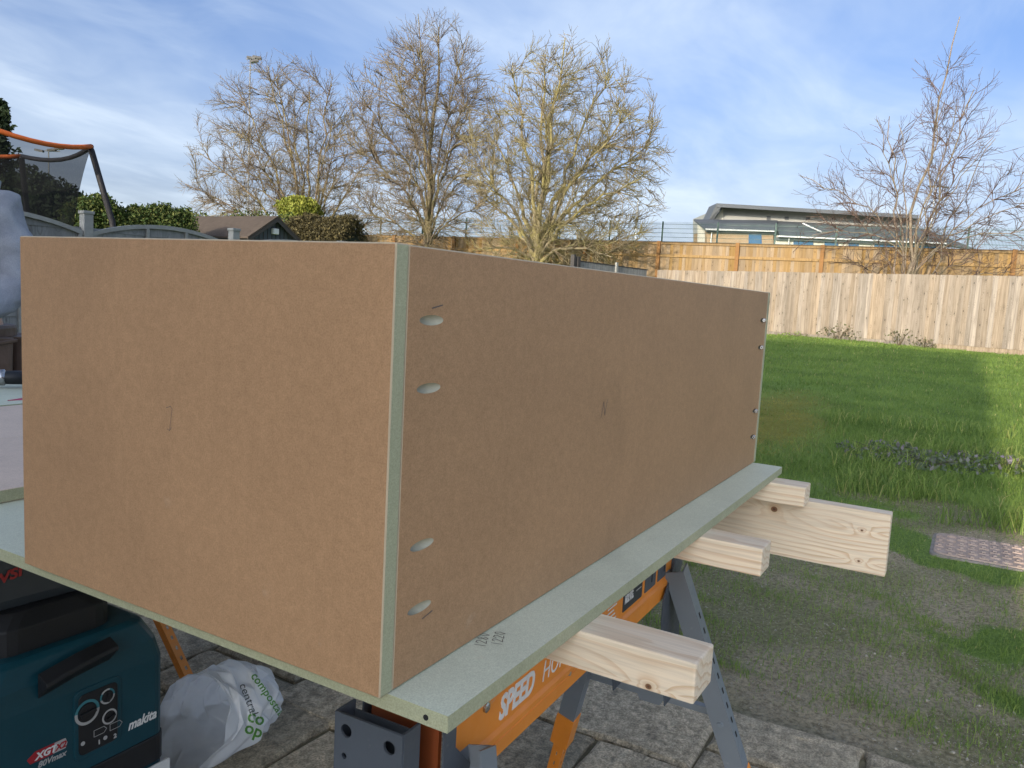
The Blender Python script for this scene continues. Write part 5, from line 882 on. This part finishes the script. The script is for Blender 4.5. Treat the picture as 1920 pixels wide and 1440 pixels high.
def wedge(n, d0, d1, u0, u1, pw=1.):
    t_ = rng.random(n)**pw; D = d0*(d1/d0)**t_; u = rng.uniform(u0, u1, n); return CAM[0]+Fh[0]*D+Rh[0]*D*u, CAM[1]+Fh[1]*D+Rh[1]*D*u, D
x, y, D = wedge(330000, 2.0, 25.5, .02, .95); tf_ = turf(x, y); ms = moss(x, y); keep = (x > 1.98) & (x < 22.7+ (y+1.5)*.294) & (y < 7.2) & (rng.random(len(x)) < np.maximum(tf_, .09)**1.2) & (rng.random(len(x)) > np.clip(ms*1.6, 0, .97)) & ~((abs(x-4.22) < .25) & (abs(y+.70) < .39))
x, y, D, tf_ = x[keep], y[keep], D[keep], tf_[keep]; lush = np.clip((x-4.2)/1.5, 0, 1); clump = fnoise(x, y, .8, 31); long_ = np.clip((clump-.55)*7, 0, 1)*lush*np.clip((9-x)/3, 0, 1)
ln = (.022+.028*lush+.075*long_)*rng.uniform(.6, 1.3, len(x))*(1+np.clip((x-10)/30, 0, .5)); wd = .0015*(1+D/3.2)*(.8+.5*rng.random(len(x)))
rv = np.clip(.10+.55*rng.random(len(x))+(fnoise(x, y, 1.7, 41)-.5)*.7+.12*(1-lush), 0, 1); rv = np.where(rng.random(len(x)) < .02, 1, rv*.92)
blades('lawn_grass', x, y, ln, wd, rng.uniform(.15, .85, len(x)), GRASSM, 'green grass covering the lawn, thin near the patio', rv=rv)
x, y, D = wedge(26000, 3.6, 9, .1, .9); cl = fnoise(x, y, 1.3, 77); keep = (x > 4.4) & (x < 8.5) & (cl > .55) & (moss(x, y) < .3) & ~((abs(x-4.22) < .45) & (abs(y+.70) < .6)); x, y, D = x[keep], y[keep], D[keep]
blades('long_grass', x, y, rng.uniform(.10, .26, len(x)), .0030*(1+D/5)*(.8+.4*rng.random(len(x))), rng.uniform(.4, 1.0, len(x)), GRASSM, 'longer tufted grass in the near part of the lawn', rv=np.clip(rng.random(len(x))*.85+.1, 0, 1))
q_ = np.random.default_rng(3); tx, ty = [], []
for k in range(150):
    D0 = 2.3*(5.2/2.3)**q_.random(); u0 = q_.uniform(.12, .8); cx_ = CAM[0]+Fh[0]*D0+Rh[0]*D0*u0; cy_ = CAM[1]+Fh[1]*D0+Rh[1]*D0*u0
    if cx_ < 2.05 or (abs(cx_-4.22) < .3 and abs(cy_+.7) < .45): continue
    m_n = int(q_.uniform(30, 190)); r_ = q_.uniform(.03, .16); an_ = R(-25)+q_.normal(0, .3); e1 = q_.normal(0, r_*1.6, m_n); e2 = q_.normal(0, r_*.55, m_n); tx.append(cx_+e1*math.cos(an_+1.57)-e2*math.sin(an_+1.57)); ty.append(cy_+e1*math.sin(an_+1.57)+e2*math.cos(an_+1.57))
x = np.concatenate(tx); y = np.concatenate(ty); keep = (x > 2.0); x, y = x[keep], y[keep]
blades('thin_grass', x, y, q_.uniform(.018, .055, len(x)), .0024*(.8+.5*q_.random(len(x))), q_.uniform(.2, .9, len(x)), GRASSM, 'thin short grass in loose patches on the bare soil by the patio', rv=np.clip(.25+.6*q_.random(len(x)), 0, 1))
x, y, D = wedge(60000, 5., 12, .02, .6); keep = rng.random(len(x)) < np.clip(moss(x, y)*1.3-.1, 0, 1); x, y, D = x[keep], y[keep], D[keep]
blades('moss_patch', x, y, rng.uniform(.012, .03, len(x)), .0022*(1+D/3), rng.uniform(.2, .9, len(x)), MOSSG, 'yellowish mossy worn patch in the lawn beside the box', 'moss', rv=np.clip(fnoise(x, y, 3.5, 8)*1.6-.3, 0, 1))
# stones and chips on the bare soil
x, y, D = wedge(14000, 2.05, 5.2, .05, .8); keep = (x > 1.9) & (turf(x, y) < .6); x, y, D = x[keep], y[keep], D[keep]; n = len(x); s_ = np.where(rng.random(n) < .02, rng.uniform(.005, .011, n), rng.uniform(.001, .004, n)); oc = np.array([[1, 0, 0], [-1, 0, 0], [0, 1, 0], [0, -1, 0], [0, 0, .6], [0, 0, -.6]])
v = (oc[None]*rng.uniform(.5, 1.4, (n, 6, 1)))*s_[:, None, None]; an = rng.uniform(0, 6.28, n); ca, sa = np.cos(an)[:, None], np.sin(an)[:, None]; v = np.stack([v[..., 0]*ca-v[..., 1]*sa*.6+x[:, None], v[..., 0]*sa+v[..., 1]*ca*.6+y[:, None], v[..., 2]+(gh(x, y)+s_*.2)[:, None]], -1).reshape(-1, 3)
of = np.array([[0, 2, 4], [2, 1, 4], [1, 3, 4], [3, 0, 4], [2, 0, 5], [1, 2, 5], [3, 1, 5], [0, 3, 5]]); f = (np.arange(n)[:, None, None]*6+of[None]).reshape(-1, 3)
tag(link('gravel', np_mesh('gravel', v, [f], STONES)), 'small pale stones and chips scattered over the bare soil', 'gravel', kind='stuff')
